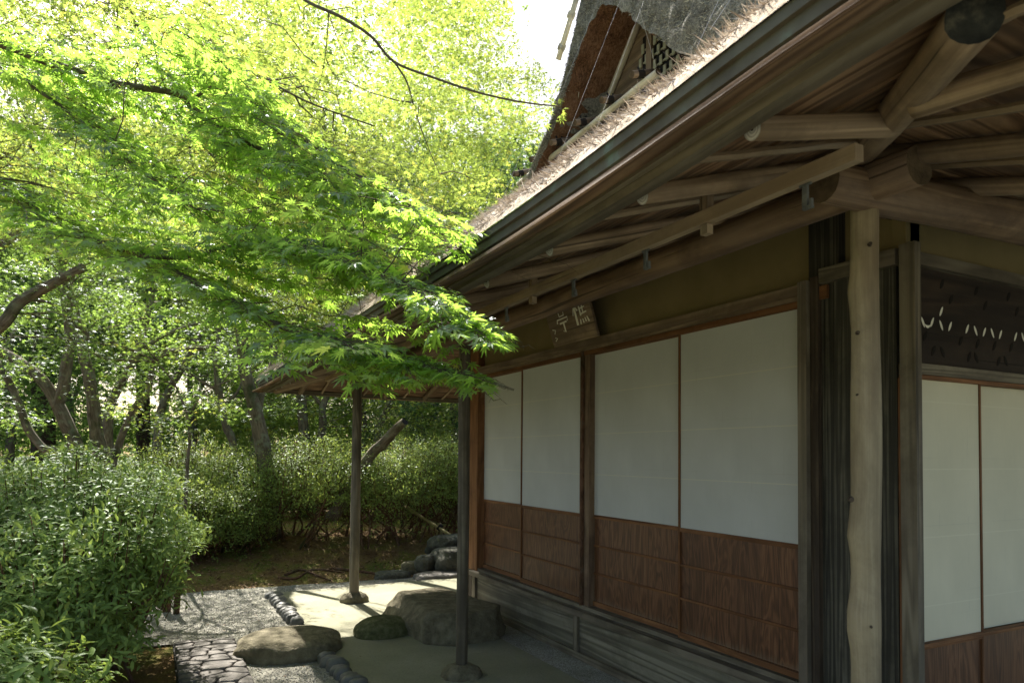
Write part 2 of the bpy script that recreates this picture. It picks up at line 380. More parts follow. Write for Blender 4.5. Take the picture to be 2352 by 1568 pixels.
    def build(s, name, mats, parent=None, smooth=False, bevel=0.0):
        me = bpy.data.meshes.new(name); o0 = origin(parent)
        me.from_pydata([(x - o0.x, y - o0.y, z - o0.z) for x, y, z in s.v], [], s.f)
        ul = me.uv_layers.new(name='UVMap'); ul.data.foreach_set('uv', [c for f in s.uv for p in f for c in p])
        if not isinstance(mats, (list, tuple)): mats = [mats]
        for m in mats: me.materials.append(m)
        me.polygons.foreach_set('material_index', s.mi)
        if smooth: me.polygons.foreach_set('use_smooth', [len(f) == 4 for f in s.f])
        me.update()
        o = bpy.data.objects.new(name, me); link(o, parent)
        if bevel:
            b = o.modifiers.new('bevel', 'BEVEL'); b.width = bevel; b.segments = 1; b.limit_method = 'ANGLE'
        return o
def npmesh(name, V, T, mat, parent=None, tint=None, smooth=False):
    """triangles from numpy arrays, tint = per-vertex float"""
    o0 = np.array(origin(parent)); V = (V - o0).astype(np.float32)
    me = bpy.data.meshes.new(name); nv, nf = len(V), len(T)
    me.vertices.add(nv); me.vertices.foreach_set('co', V.ravel())
    me.loops.add(nf * 3); me.loops.foreach_set('vertex_index', T.ravel().astype(np.int32))
    me.polygons.add(nf); me.polygons.foreach_set('loop_start', np.arange(0, nf * 3, 3, dtype=np.int32))
    me.polygons.foreach_set('loop_total', np.full(nf, 3, dtype=np.int32))
    if smooth: me.polygons.foreach_set('use_smooth', np.ones(nf, dtype=bool))
    if tint is not None:
        a = me.attributes.new('tint', 'FLOAT', 'POINT'); a.data.foreach_set('value', tint.astype(np.float32))
    me.materials.append(mat); me.update(calc_edges=True); me.validate()
    return link(bpy.data.objects.new(name, me), parent)

# ---- leaf templates: x = side, y = towards the tip, z = up
def maple_tpl(fine=True, lobes=7):
    ang = [-128, -80, -40, 0, 40, 80, 128] if lobes == 7 else [-80, -40, 0, 40, 80]
    ln = [.38, .72, .92, 1.0, .92, .72, .38] if lobes == 7 else [.72, .92, 1.0, .92, .72]
    v = [(0, 0, 0)]; ring = []
    def add(a, r, dz=0): v.append((math.sin(R(a)) * r, math.cos(R(a)) * r, dz - .16 * r * r)); ring.append(len(v) - 1)
    add(ang[0] - 26, .10)
    for i, (a, l) in enumerate(zip(ang, ln)):
        if fine:
            add(a - 13, l * .52, .02); add(a, l); add(a + 13, l * .52, .02)
        else: add(a, l)
        if i < len(ang) - 1: add((a + ang[i + 1]) / 2, .25, .02)
    add(ang[-1] + 26, .10)
    t = [(0, ring[i], ring[i + 1]) for i in range(len(ring) - 1)]
    return np.array(v), np.array(t)
TP_FINE, TP_MID = maple_tpl(True), maple_tpl(False, 5)
TP_LANCE = (np.array([(0, 0, 0), (-.145, .35, .03), (0, .38, -.02), (.145, .35, .03), (-.13, .72, -.03), (0, .75, -.07), (.13, .72, -.03), (0, 1.05, -.22)]),
            np.array([(0, 2, 1), (0, 3, 2), (1, 2, 4), (2, 5, 4), (2, 3, 6), (2, 6, 5), (4, 5, 7), (5, 6, 7)]))
TP_SMALL = (np.array([(0, 0, 0), (-.22, .5, .05), (0, 1, -.08), (.22, .5, .05)]), np.array([(0, 3, 1), (1, 3, 2)]))
TP_CLUMP = (np.array([(0, -.1, 0), (-.9, .1, .1), (-.25, .2, 0), (-.6, .95, -.1), (0, .4, .05), (.5, 1.0, .1), (.3, .2, 0), (1., .2, -.15), (.2, -.5, .1), (-.35, -.7, -.1)]),
            np.array([(0, 2, 1), (2, 4, 3), (4, 6, 5), (6, 0, 7), (0, 9, 8), (0, 4, 2), (0, 6, 4)]))
def rotmats(d, n):
    """d = tip direction, n = rough normal (n,3) arrays -> matrices whose columns are side, tip, normal"""
    d = d / np.linalg.norm(d, axis=1, keepdims=True)
    s = np.cross(d, n); s /= np.linalg.norm(s, axis=1, keepdims=True) + 1e-9
    nn = np.cross(s, d); return np.stack([s, d, nn], axis=2)
def leaves(name, tpl, pos, d, n, size, mat, parent, tint=None):
    V0, T0 = tpl; k = len(V0); N = len(pos)
    if N == 0: pos = np.zeros((1, 3)); d = np.array([[0, 1, 0.]]); n = np.array([[0, 0, 1.]]); size = np.array([.001]); N = 1; tint = np.array([.5])
    M = rotmats(d, n)
    curl = RG.uniform(.5, 1.6, N)
    VV = np.repeat(V0[None], N, 0).copy(); VV[:, :, 2] *= curl[:, None]
    V = np.einsum('nij,nkj->nki', M, VV) * size[:, None, None] + pos[:, None, :]
    T = T0[None] + (np.arange(N) * k)[:, None, None]
    if tint is None: tint = RG.uniform(0, 1, N)
    return npmesh(name, V.reshape(-1, 3), T.reshape(-1, 3), mat, parent, np.repeat(tint, k))
def inpoly(px, py, poly):
    P = np.array(poly, float); x0, y0 = P[:, 0], P[:, 1]; x1, y1 = np.roll(x0, -1), np.roll(y0, -1)
    r = np.zeros(len(px), bool)
    for a, b, c, e in zip(x0, y0, x1, y1):
        if b == e: continue
        r ^= ((b > py) != (e > py)) & (px < (c - a) * (py - b) / (e - b) + a)
    return r
def rays(px, py, d):
    v = np.array(CF)[None] + np.outer((px - CX) / FPX, np.array(CR)) - np.outer((py - CY) / FPX, np.array(CU))
    return np.array(EYE)[None] + v * np.asarray(d)[:, None]
def sample_poly(poly, n):
    P = np.array(poly, float); out = np.zeros((0, 2))
    while len(out) < n:
        q = RG.uniform(P.min(0), P.max(0), (n * 2, 2)); out = np.vstack([out, q[inpoly(q[:, 0], q[:, 1], poly)]])
    return out[:n]

# ================================================================ GROUND
G_B = 7.93                                     # moss bank begins beyond this Y
def ground_z(x, y):
    w1 = noise.noise(Vector((x * .9, y * .9, 0))) * .05
    t = max(0, min(1, (y - (G_B - .08)) / 2.2)); t = t * t * (3 - 2 * t)
    a = .36 * t + (w1 * min(1, max(0, (y - G_B) * 2)))
    t2 = max(0, min(1, (-.15 - x) / 1.5)) * max(0, min(1, (6.2 - y) / 1.0)); a += .10 * t2 * t2
    return a - .012
def heightfield(x0, x1, y0, y1, st, fz):
    nx, ny = int((x1 - x0) / st) + 1, int((y1 - y0) / st) + 1
    b = MB(); b.v = [(x0 + i * st, y0 + j * st, fz(x0 + i * st, y0 + j * st)) for j in range(ny) for i in range(nx)]
    for j in range(ny - 1):
        for i in range(nx - 1):
            k = j * nx + i; b.face((k, k + 1, k + nx + 1, k + nx), ((i*st, j*st), (i*st+st, j*st), (i*st+st, j*st+st), (i*st, j*st+st)))
    return b
def moss_mat():
    m, t, b = NM('moss_and_leaf_litter', .95, .1)
    v = geo_pos(t)
    f = nz(t, v, 2.2, 6, .5); g = nz(t, v, 45, 6)
    col = ramp(t, f, [(.36, (.17, .10, .05)), (.48, (.22, .155, .06)), (.56, (.17, .17, .04)), (.68, (.10, .14, .03))])
    col = mix(t, ramp(t, g, [(.45, (0, 0, 0)), (.7, (.6,) * 3)]), col, (.25, .16, .08))
    t.links.new(col, b.inputs['Base Color']); bump(t, b, g, 1.0, .03); return m
M_MOSS = moss_mat()
g = heightfield(-7, 9, 1.0, 14.0, .1, ground_z)
g = g.build('ground', M_MOSS, None, True); tag(g, 'brown mossy earth bank under the hedge', kind='structure')
far = MB(); zz = .345
far.quad((-120, 13.9, zz), (120, 13.9, zz), (120, 200, zz), (-120, 200, zz), 100, 100)
far.quad((-120, 1.02, -.03), (120, 1.02, -.03), (120, 13.95, -.03), (-120, 13.95, -.03), 100, 100)
bounce_ = MB(); bounce_.quad((-60, -60, -.02), (60, -60, -.02), (60, 1.02, -.02), (-60, 1.02, -.02), 100, 100)  # added out of view: pale reflector that fills the soffit with bounced light
M_FAR = noisy('far_green_ground', [(.35, (.015, .028, .008)), (.65, (.04, .07, .015))], .8, 6, .95, .8, 6, .1)
tag(far.build('terrain', M_FAR), 'flat green ground beyond the trees', kind='structure')

# gravel
M_BOUNCE = noisy('pale_bounce_ground', [(.3, (.13, .135, .10)), (.7, (.20, .20, .16))], 3, 8, .9, .6, 90, .01)
tag(bounce_.build('bounce_ground', M_BOUNCE), 'unseen pale ground added behind the camera to bounce light under the eaves', kind='structure')
def gravel_mat():
    m, t, b = NM('pale_grey_gravel', .9, .2)
    v = geo_pos(t)
    vo = node(t, 'ShaderNodeTexVoronoi'); vo.inputs['Scale'].default_value = 130; t.links.new(v, vo.inputs['Vector'])
    sp = node(t, 'ShaderNodeSeparateColor'); t.links.new(vo.outputs['Color'], sp.inputs[0])
    col = ramp(t, sp.outputs[0], [(0, (.23, .215, .175)), (.5, (.38, .365, .31)), (1, (.50, .485, .42))])
    g_ = nz(t, v, 3.5, 6); col = mix(t, ramp(t, g_, [(.45, (0, 0, 0)), (.7, (.5,) * 3)]), col, (.13, .14, .08))
    t.links.new(col, b.inputs['Base Color'])
    bump(t, b, math_(t, 'SUBTRACT', 1.0, vo.outputs['Distance']), 1.0, .012); return m
M_GRAVEL = gravel_mat()
def back_edge(x): return 7.94 + .05 * math.sin(x * 2.1) + .05 * noise.noise(Vector((x * 3, 0, 5)))
gv = MB()
xs = [i * .1 - 3.0 for i in range(101)]
def left_edge(y): return (-.30 - .62 * max(0, y - 6.2) * .55 if y > 5.8 else .16) + .03 * noise.noise(Vector((y * 4, 2, 2)))
cols = []
for j in range(0, 60):
    y = 1.5 + j * .1
    cols.append(y)
for a, b_ in zip(xs[:-1], xs[1:]):
    xm = (a + b_) / 2
    ys = [y for y in cols if xm > left_edge(y)]
    if xm < .16: ys = [y for y in ys if y > 5.85]
    if not ys: continue
    y0 = ys[0]
    gv.quad((a, y0, .004), (b_, y0, .004), (b_, back_edge(b_), .004), (a, back_edge(a), .004), .1, 5)
gvo = tag(gv.build('gravel', M_GRAVEL), 'pale grey gravel path between the hedge and the earth floor', kind='structure')
# loose grains on the gravel
def grains(name, n, region, mat, s0, s1, lab):
    P = region(n); n = len(P)
    O = np.array([(1, 0, 0), (-1, 0, 0), (0, 1, 0), (0, -1, 0), (0, 0, .7), (0, 0, -.7)], float)
    T = np.array([(0, 2, 4), (2, 1, 4), (1, 3, 4), (3, 0, 4), (2, 0, 5), (1, 2, 5), (3, 1, 5), (0, 3, 5)])
    an = RG.uniform(0, 6.28, n); c, s_ = np.cos(an), np.sin(an)
    sc = RG.uniform(s0, s1, (n, 1, 1)) * RG.uniform(.7, 1.3, (n, 1, 3))
    V = O[None] * sc; X = V[:, :, 0] * c[:, None] - V[:, :, 1] * s_[:, None]; Y = V[:, :, 0] * s_[:, None] + V[:, :, 1] * c[:, None]
    V = np.stack([X, Y, V[:, :, 2]], 2) + P[:, None, :]
    o = npmesh(name, V.reshape(-1, 3), (T[None] + (np.arange(n) * 6)[:, None, None]).reshape(-1, 3), mat, None, np.repeat(RG.uniform(0, 1, n), 6))
    return tag(o, lab, kind='stuff')
def gr_region(n):
    q = RG.uniform((-2.2, 4.2), (3.6, 7.95), (n * 2, 2))
    k = (q[:, 1] < 7.92) & ((q[:, 0] < 1.1) | (q[:, 1] > 7.58)) & ~((q[:, 0] < .62) & (q[:, 1] < 5.85))
    q = q[k][:n]; lx = np.array([left_edge(y) for y in q[:, 1]]); q = q[q[:, 0] > lx]
    return np.c_[q, np.full(len(q), .006)]
grains('gravel_grains', 34000, gr_region, M_GRAIN, .0025, .006, 'small loose stones scattered on the pale gravel')

# earth floor (tataki)
M_EARTH = None
def earth():
    m, t, b = NM('rammed_earth', .9, .2)
    v = geo_pos(t); f = nz(t, v, 1.6, 6); g_ = nz(t, v, 120, 6)
    col = ramp(t, f, [(.3, (.20, .20, .13)), (.5, (.25, .245, .168)), (.7, (.31, .30, .22))])
    col = mix(t, ramp(t, g_, [(.35, (.5,) * 3), (.55, (0, 0, 0))]), col, (.155, .145, .10))
    t.links.new(col, b.inputs['Base Color']); bump(t, b, g_, .7, .006); return m
M_EARTH = earth()
e = MB(); e.poly_prism([(1.13, .2, -.02), (2.44, .2, -.02), (2.44, 6.2, -.02), (4.5, 6.2, -.02), (4.5, 7.55, -.02), (1.17, 7.47, -.02)], (0, 0, .05))
tag(e.build('floor', M_EARTH), 'smooth rammed earth floor under the eaves', kind='structure')
e = MB(); e.box(2.445, 2.70, .5, 6.19, -.02, .026, 'y')
tag(e.build('drip_strip', M_GRAVEL), 'narrow gravel strip along the foot of the wall', kind='structure')

# litter
def lit_region(n):
    q = RG.uniform((-3, 7.95), (5, 10), (n, 2)); return np.array([(x, y, ground_z(x, y) + .01) for x, y in q])
P = lit_region(14000); a = RG.uniform(0, 6.28, len(P))
d = np.c_[np.cos(a), np.sin(a), RG.normal(0, .2, len(P))]; nn = np.c_[RG.normal(0, .4, (len(P), 2)), np.ones(len(P))]
tag(leaves('leaf_litter', TP_SMALL, P, d, nn, RG.uniform(.02, .05, len(P)), M_LITTER, None), 'dry brown leaves and needles on the bank', kind='stuff')

# ================================================================ ROCKS
def rock(dims, seed, power=2.4, flat=.0, rough=.06, cuts=(), sub=4, freq=2.0, top=None):
    import bmesh
    bm = bmesh.new(); bmesh.ops.create_icosphere(bm, subdivisions=sub, radius=1)
    for v in bm.verts:
        c = v.co; k = (abs(c.x) ** power + abs(c.y) ** power + abs(c.z) ** power) ** (-1 / power); c = c * k
        for n_, dd in cuts:
            n_ = Vector(n_).normalized(); ex = c.dot(n_) - dd
            if ex > 0: c = c - n_ * ex * .92
        q = c * freq + Vector((seed * 7.1, seed * 3.3, 0))
        c = c * (1 + rough * (noise.noise(q) + .5 * noise.noise(q * 2.3) + .22 * noise.noise(q * 6)))
        if top is not None and c.z > top: c.z = top + (c.z - top) * .25
        v.co = Vector((c.x * dims[0], c.y * dims[1], c.z * dims[2]))
    me = bpy.data.meshes.new('rock'); bm.to_mesh(me); bm.free()
    me.polygons.foreach_set('use_smooth', [True] * len(me.polygons)); return me
def place_rock(name, label, cat, me, loc, rz, mat, group=None, parent=None):
    me.name = name; me.materials.clear(); me.materials.append(mat)
    o = bpy.data.objects.new(name, me); o.location = loc; o.rotation_euler.z = rz; link(o, parent)
    return tag(o, label, cat, group)
# shoe stone, round stone, flat stepping stone
place_rock('shoe_stone', 'large flat-topped block of stone below the sliding doors', 'stone',
           rock((.355, .57, .25), 3, 7.0, rough=.05, cuts=(((1, .1, .5), 1.08), ((-.6, -1, .15), 1.12), ((-1, .3, .6), 1.02), ((.7, -1, .1), 1.15)), top=.90, freq=2.6, sub=5),
           (2.16, 5.42, .03), R(6), M_STONE)
place_rock('round_stone', 'low domed mossy stone left of the big block', 'stone', rock((.235, .20, .135), 5, 2.2, rough=.05, sub=5), (1.665, 5.44, .03), R(10), M_MOSSR)
place_rock('stepping_stone', 'broad flat stepping stone lying across the edging line', 'stone',
           rock((.36, .34, .13), 9, 3.0, rough=.09, freq=1.5, top=.8, cuts=(((1, 1, .1), 1.0), ((-1, .6, 0), 1.0)), sub=5), (.93, 5.33, .02), R(-20), M_STONE)

# edging pebbles
ed = thing
pts1 = [at(*p, Z=.03) for p in ((646, 1372), (655, 1383), (662, 1395), (667, 1405), (672, 1414), (679, 1425), (688, 1437), (695, 1449))]
pts1 = [Vector((1.12, 7.36 - i * .115, 0)) for i in range(12)]
pts2 = [Vector((1.11 + .008 * i, 4.93 - i * .098, 0)) for i in range(9)]
names1 = ['farthest', 'second farthest']
lab1 = 'small grey edging stone in the row between the gravel and the sunlit floor'
lab2 = 'small dark edging stone in the row in front of the stepping stone'
for k, (pts, lab, grp) in enumerate(((pts1, lab1, 'edging stones in the far row'), (pts2, lab2, 'edging stones in the near row'))):
    for i, p in enumerate(pts):
        me = rock((random.uniform(.055, .085), random.uniform(.045, .06), random.uniform(.05, .07)), i + 20 * k, 2.6, rough=.16, sub=3)
        o = place_rock('edging_stone', lab, 'stone', me, (p.x + random.uniform(-.02, .02), p.y, .015), random.uniform(-.5, .5), M_EDGE, grp)
        if k == 0 and i == 0: o.scale = (1.5, 1, 1); o['label'] = 'long grey edging stone at the far corner of the earth floor'; 
# stones at the back
def seat(px, py, z=0.0): return at(px, py, Z=z)
B = [('stepping_stone', 'small round-topped stepping stone at the edge of the moss bank', (957, 1306), (.17, .13, .10), .12, M_STONE),
     ('stepping_stone', 'low flat grey stone half sunk in the moss', (905, 1324), (.21, .14, .07), .03, M_ROCK),
     ('stepping_stone', 'wide pale flat stone in front of the water basin', (1035, 1325), (.42, .20, .07), .03, M_PAVE)]
for i, (nm, lab, (px, py), dm, z, m) in enumerate(B):
    p = seat(px, py, z * .5); place_rock(nm, lab, 'stone', rock(dm, 30 + i, 3, rough=.08, top=.8), (p.x, p.y + .05, z * .5), random.uniform(-.3, .3), m)
t_ = thing('water_basin', 'rough dark stone basin with a wooden cover behind the eave post', 'water basin', (3.35, 8.75, .05))
pb = at(1050, 1290, Z=.15)
me = rock((.33, .28, .21), 41, 3, rough=.16, top=.75, freq=1.8); me.materials.append(M_ROCK)
o = bpy.data.objects.new('basin_rock', me); o.location = Vector((pb.x + .06, pb.y + .1, .14)) - t_.location; link(o, t_)
b_ = MB(); b_.box(pb.x - .02, pb.x + .36, pb.y - .12, pb.y + .2, .285, .305, 'x'); b_.build('basin_cover', W_DARK, t_)
o = rock((.30, .24, .17), 43, 2.6, rough=.14); place_rock('rock', 'mossy grey boulder standing behind the water basin', 'rock', o, (pb.x + .10, pb.y + .50, .26), .3, M_ROCK)
place_rock('rock', 'small dark rock left of the water basin', 'rock', rock((.12, .11, .11), 45, 2.6, rough=.14), (pb.x - .36, pb.y + .15, .13), .3, M_ROCK)
# bamboo spout on crossed sticks
bp = thing('bamboo_spout', 'slanting green bamboo pole pouring towards the stone basin', 'bamboo spout', (pb.x - .5, pb.y + .2, .2))
b_ = MB(); A, C = at(930, 1162, d=10.0), at(1053, 1240, d=9.2); b_.tube([A.lerp(C, k / 6) for k in range(7)], [.021, .022, .02, .022, .02, .022, .02], 10); b_.build('pole', M_BAMBG, bp, True)
X0 = at(1009, 1210, d=9.5)
for q in ((992, 1262), (1024, 1255)):
    b_ = MB(); Q = at(*q, d=9.45); dd = (X0 - Q); b_.tube([Q - dd * .25, X0 + dd * .2], .013, 8); b_.build('support_stick', M_BAMBG, bp, True)
b_ = MB(); b_.tube([X0 + Vector((-.03, -.02, -.03)), X0 + Vector((.03, -.02, .03))], .03, 8); b_.build('rope_tie', M_ROPE, bp, True)

def fl_region(n):
    q = RG.uniform((-.4, 4.3), (3.2, 7.9), (n, 2)); return np.c_[q, np.where((q[:, 0] > 1.13) & (q[:, 1] < 7.5), .033, .012)]
P = fl_region(260); P = P[(P[:, 0] < 1.1) | (RG.random(len(P)) < .22)]; a = RG.uniform(0, 6.28, len(P))
tag(leaves('fallen_leaves', TP_MID, P, np.c_[np.cos(a), np.sin(a), RG.normal(0, .1, len(P))], np.c_[RG.normal(0, .3, (len(P), 2)), np.ones(len(P))], RG.uniform(.010, .022, len(P)), M_LITTER, None), 'few dry brown leaves lying on the gravel and earth floor', kind='stuff')

# ================================================================ PAVING
def clip(poly, n_, dd):
    out = []
    for i in range(len(poly)):
        a, b = poly[i], poly[(i + 1) % len(poly)]; da, db = a[0]*n_[0]+a[1]*n_[1]-dd, b[0]*n_[0]+b[1]*n_[1]-dd
        if da <= 0: out.append(a)
        if da * db < 0: t = da / (da - db); out.append((a[0] + (b[0]-a[0])*t, a[1] + (b[1]-a[1])*t))
    return out
def cells(seeds, rect, sx=1.0):
    res = []
    for i, s in enumerate(seeds):
        P = [(rect[0], rect[2]), (rect[1], rect[2]), (rect[1], rect[3]), (rect[0], rect[3])]
        for j, q in enumerate(seeds):
            if i == j: continue
            n_ = ((q[0]-s[0]) * sx, q[1]-s[1]); mx = ((q[0]+s[0])/2, (q[1]+s[1])/2); P = clip(P, n_, n_[0]*mx[0]+n_[1]*mx[1])
            if len(P) < 3: break
        if len(P) >= 3: res.append(P)
    return res
pv = MB(); px0, px1 = .17, .60
pv.box(px0, px1, 2.2, 5.83, -.02, .020, 'y'); pavb = pv.build('stone_path', M_MORTAR); tag(pavb, 'narrow path of irregular grey paving stones set in dark mortar', kind='structure')
seeds = []; y = 2.3; row = 0
while y < 5.8:
    x = px0 + random.uniform(.02, .08)
    while x < px1:
        seeds.append((x, y + random.uniform(-.03, .03))); x += random.uniform(.10, .22)
    y += random.uniform(.075, .12)
sv = MB()
for P in cells(seeds, (px0 + .004, px1 - .004, 2.2, 5.825), .55):
    c = (sum(p[0] for p in P) / len(P), sum(p[1] for p in P) / len(P))
    Q = []
    for i in range(len(P)):
        a, b = P[i], P[(i + 1) % len(P)]
        Q += [(a[0]*.8 + b[0]*.2, a[1]*.8 + b[1]*.2), (a[0]*.2 + b[0]*.8, a[1]*.2 + b[1]*.8)]
    def shr(q, m):
        L = math.hypot(q[0]-c[0], q[1]-c[1]) + 1e-6; k = max(.3, 1 - m / L); return (c[0] + (q[0]-c[0])*k, c[1] + (q[1]-c[1])*k)
    h = .034 + random.uniform(0, .008); n0 = len(sv.v); m_ = len(Q)
    for (mg, z) in ((.005, .018), (.007, h - .005), (.013, h)):
        sv.v += [(*shr(q, mg), z + random.uniform(-.001, .001)) for q in Q]
    for r_ in range(2):
        for i in range(m_):
            j = (i + 1) % m_; sv.face((n0 + r_*m_ + i, n0 + r_*m_ + j, n0 + (r_+1)*m_ + j, n0 + (r_+1)*m_ + i), ((0, 0),) * 4)
    sv.face(tuple(n0 + 2*m_ + i for i in range(m_)), ((0, 0),) * m_)
sv.build('paving_stones', M_PAVE, pavb)

# ================================================================ TEA HOUSE
exec_house = True
H = thing('tea_house', 'thatched timber tea house with white paper sliding doors and deep eaves', 'building', (2.73, 4.14, 0))
E = 1.45
KX, KY0, KY1 = 1.81, 1.31, 6.75                 # eave beam lines
WX, WY0, WY1 = 2.73, 2.15, 5.96                 # wall lines
YB = 1.78                                       # wall facing the camera
def lift(x, y):
    d0 = math.hypot(x - .95, y - .45); d1 = math.hypot(x - .95, y - 7.83)
    return .058 * math.exp(-(d0 / .85) ** 2) + .02 * math.exp(-(d1 / .8) ** 2)
def tt(x, y): return min(x - KX, y - KY0, KY1 - y)
def rz_(t): return E + .868 + .317 * t           # rafter centre height

# posts
def post(name, x, y, z0, z1, r0, mat, seed, label=None, bumps=()):
    b = MB(); n = 40; pts = []; rad = []
    for i in range(n):
        z = z0 + (z1 - z0) * i / (n - 1); dx = .006 * noise.noise(Vector((seed, z * 1.1, 0))); dy = .006 * noise.noise(Vector((seed, z * 1.1, 9)))
        rr = r0 * (1 + .05 * noise.noise(Vector((seed + 5, z * 2, 0)))) * (1 - .06 * (z - z0) / (z1 - z0)); 
        for bz, ba, bw in bumps:
            k = ba * math.exp(-((z - bz) / bw) ** 2); dx -= k * .8; rr += abs(k) * .55
        pts.append((x + dx, y + dy, z)); rad.append(rr)
    b.tube(pts, rad, 20, wob=.06, seed=seed); o = b.build(name, mat, H, True)
    if label: o['label'] = label
    return o
post('corner_post', 1.838, 1.325, .08, 2.21, .040, W_POST, 1.3, 'pale peeled log post with knots at the near corner', ((1.93, .008, .05), (1.235, .011, .05), (.98, .012, .06), (1.5, -.004, .2)))
for kx, ky, kr in ((1973, 762, .0075), (1958, 1147, .011), (2001, 558, .008), (1972, 905, .004), (2003, 1440, .006)):
    c = at(kx, ky, Y=KY0 - .028); m = MB(); m.tube([c + Vector((.012, .014, 0)), c + Vector((0, .002, 0))], [kr * .8, kr * .6], 10); m.build('knot', W_DARK, H, True)
post('eave_post', 1.805, 4.18, .07, 2.17, .039, W_GREY, 2.7)
post('eave_post', 1.77, 6.73, .07, 2.2, .047, W_GREY, 4.1)
place_rock('base_stone', 'small rounded stone under the middle eave post', 'stone', rock((.13, .12, .09), 61, 2.4, rough=.1), (1.805, 4.18, .02), 0, M_STONE)
place_rock('base_stone', 'small rounded sunlit stone under the far eave post', 'stone', rock((.135, .12, .09), 62, 2.4, rough=.1), (1.77, 6.73, .03), .4, M_STONE)
place_rock('base_stone', 'small rounded stone under the near corner post', 'stone', rock((.14, .13, .09), 63, 2.4, rough=.1), (1.835, 1.325, .02), .8, M_STONE)
# eave beams (logs)
zk = E + .768
def log(name, a, b, r0, r1, mat, seed, caps=None, n=30, wob=.05, label=None, sag=0.0, capm=None):
    m = MB(); a, b = Vector(a), Vector(b); pts = []; rad = []
    for i in range(n):
        k = i / (n - 1); p = a.lerp(b, k); L = (b - a).length
        p = p + Vector((.01 * noise.noise(Vector((seed, k * L * .8, 1))), .01 * noise.noise(Vector((seed, k * L * .8, 7))), .008 * noise.noise(Vector((seed, k * L * .8, 3))) - sag * math.sin(k * math.pi)))
        pts.append(p); rad.append((r0 + (r1 - r0) * k) * (1 + .04 * noise.noise(Vector((seed + 3, k * L * 2.5, 0)))))
    m.tube(pts, rad, 18, wob=wob, seed=seed, capmi=1)
    o = m.build(name, [mat, capm or M_END], H, True)
    if label: o['label'] = label
    return o
M_LOGEND = noisy('brown_log_end', [(.3, (.05, .035, .02)), (.7, (.13, .095, .055))], 20, 6, .9, .6, 90, .006)
log('eave_beam', (KX, 1.14, E + .786), (KX, 7.15, E + .770), .055, .060, W_KETA, 5, capm=M_LOGEND)
log('eave_beam', (1.64, KY0, E + .766), (3.4, KY0, E + .862), .056, .092, W_KETA, 8, capm=M_LOGEND)
log('eave_beam', (1.50, KY1, zk + .03), (7.0, KY1, zk + .03), .058, .06, W_KETA, 11, capm=M_LOGEND)
# hip rafters
log('hip_rafter', (KX - .70, KY0 - .70, rz_(-.70) + .035), (KX + 1.0, KY0 + 1.0, rz_(1.0) - .02), .042, .036, W_BROWN, 14, capm=M_TIPEND, label='thick diagonal rafter with a charred dark end')
log('hip_rafter', (KX - .70, KY1 + .70, rz_(-.70) - .0), (KX + 1.0, KY1 - 1.0, rz_(1.0) - .02), .042, .036, W_BROWN, 15, capm=M_TIPEND)
# rafters
rid = 0
ysA = [1.025, 1.385, 1.845, 2.30, 2.755, 3.21, 3.665, 4.12, 4.575, 5.03, 5.485, 5.94, 6.395, 6.85, 7.2]
for y in ysA:
    te = -.735; ti = min(1.05, (y - KY0) if y < KY0 + 1.05 else 9, (KY1 - y) if y > KY1 - 1.05 else 9)
    if ti < te + .15: continue
    rid += 1; L = lift(KX + te, y)
    log('rafter', (KX + te, y, rz_(te) + L), (KX + ti, y + random.uniform(-.01, .01), rz_(ti)), .0235, .031, W_BROWN, 20 + rid, n=14, wob=.08)
for x in [1.37, 1.83, 2.28, 2.74, 3.2, 3.65, 4.1]:
    te = -.735; ti = min(.6, x - KX) if x < KX + .6 else .6
    rid += 1; log('rafter', (x, KY0 + te, rz_(te) + lift(x, KY0 + te)), (x, KY0 + ti, rz_(ti)), .0235, .031, W_BROWN, 40 + rid, n=14, wob=.08)
for x in [1.37, 1.83, 2.28, 2.74, 3.2, 3.65, 4.1, 4.6]:
    te = -.735; ti = min(1.0, x - KX) if x < KX + 1 else 1.0
    rid += 1; log('rafter', (x, KY1 - te, rz_(te)), (x, KY1 - ti, rz_(ti)), .0235, .031, W_BROWN, 60 + rid, n=14, wob=.08)
# thin battens between the rafters
def batten(a, b):
    m = MB(); a, b = Vector(a), Vector(b); pts = [a.lerp(b, k / 7) + Vector((random.uniform(-.004, .004), random.uniform(-.004, .004), 0)) for k in range(8)]
    m.tube(pts, [.011 + random.uniform(-.001, .001) for _ in pts], 6); m.build('batten', W_RAIL, H)
for a, b in zip(ysA[:-1], ysA[1:]):
    y = (a + b) / 2; te = -.80; ti = min(1.05, y - KY0, KY1 - y)
    if ti > te + .2: batten((KX + te, y, rz_(te) + .02 + lift(KX + te, y) * .8), (KX + ti, y, rz_(ti) + .02))
for x in [1.15, 1.60, 2.05, 2.51, 2.97, 3.42, 3.87]:
    te = -.80; ti = min(.6, x - KX)
    if ti > te + .1: batten((x, KY0 + te, rz_(te) + .02 + lift(x, KY0 + te) * .8), (x, KY0 + ti, rz_(ti) + .02))
    ti = min(1.0, x - KX)
    if ti > te + .1: batten((x, KY1 - te, rz_(te) + .02), (x, KY1 - ti, rz_(ti) + .02))
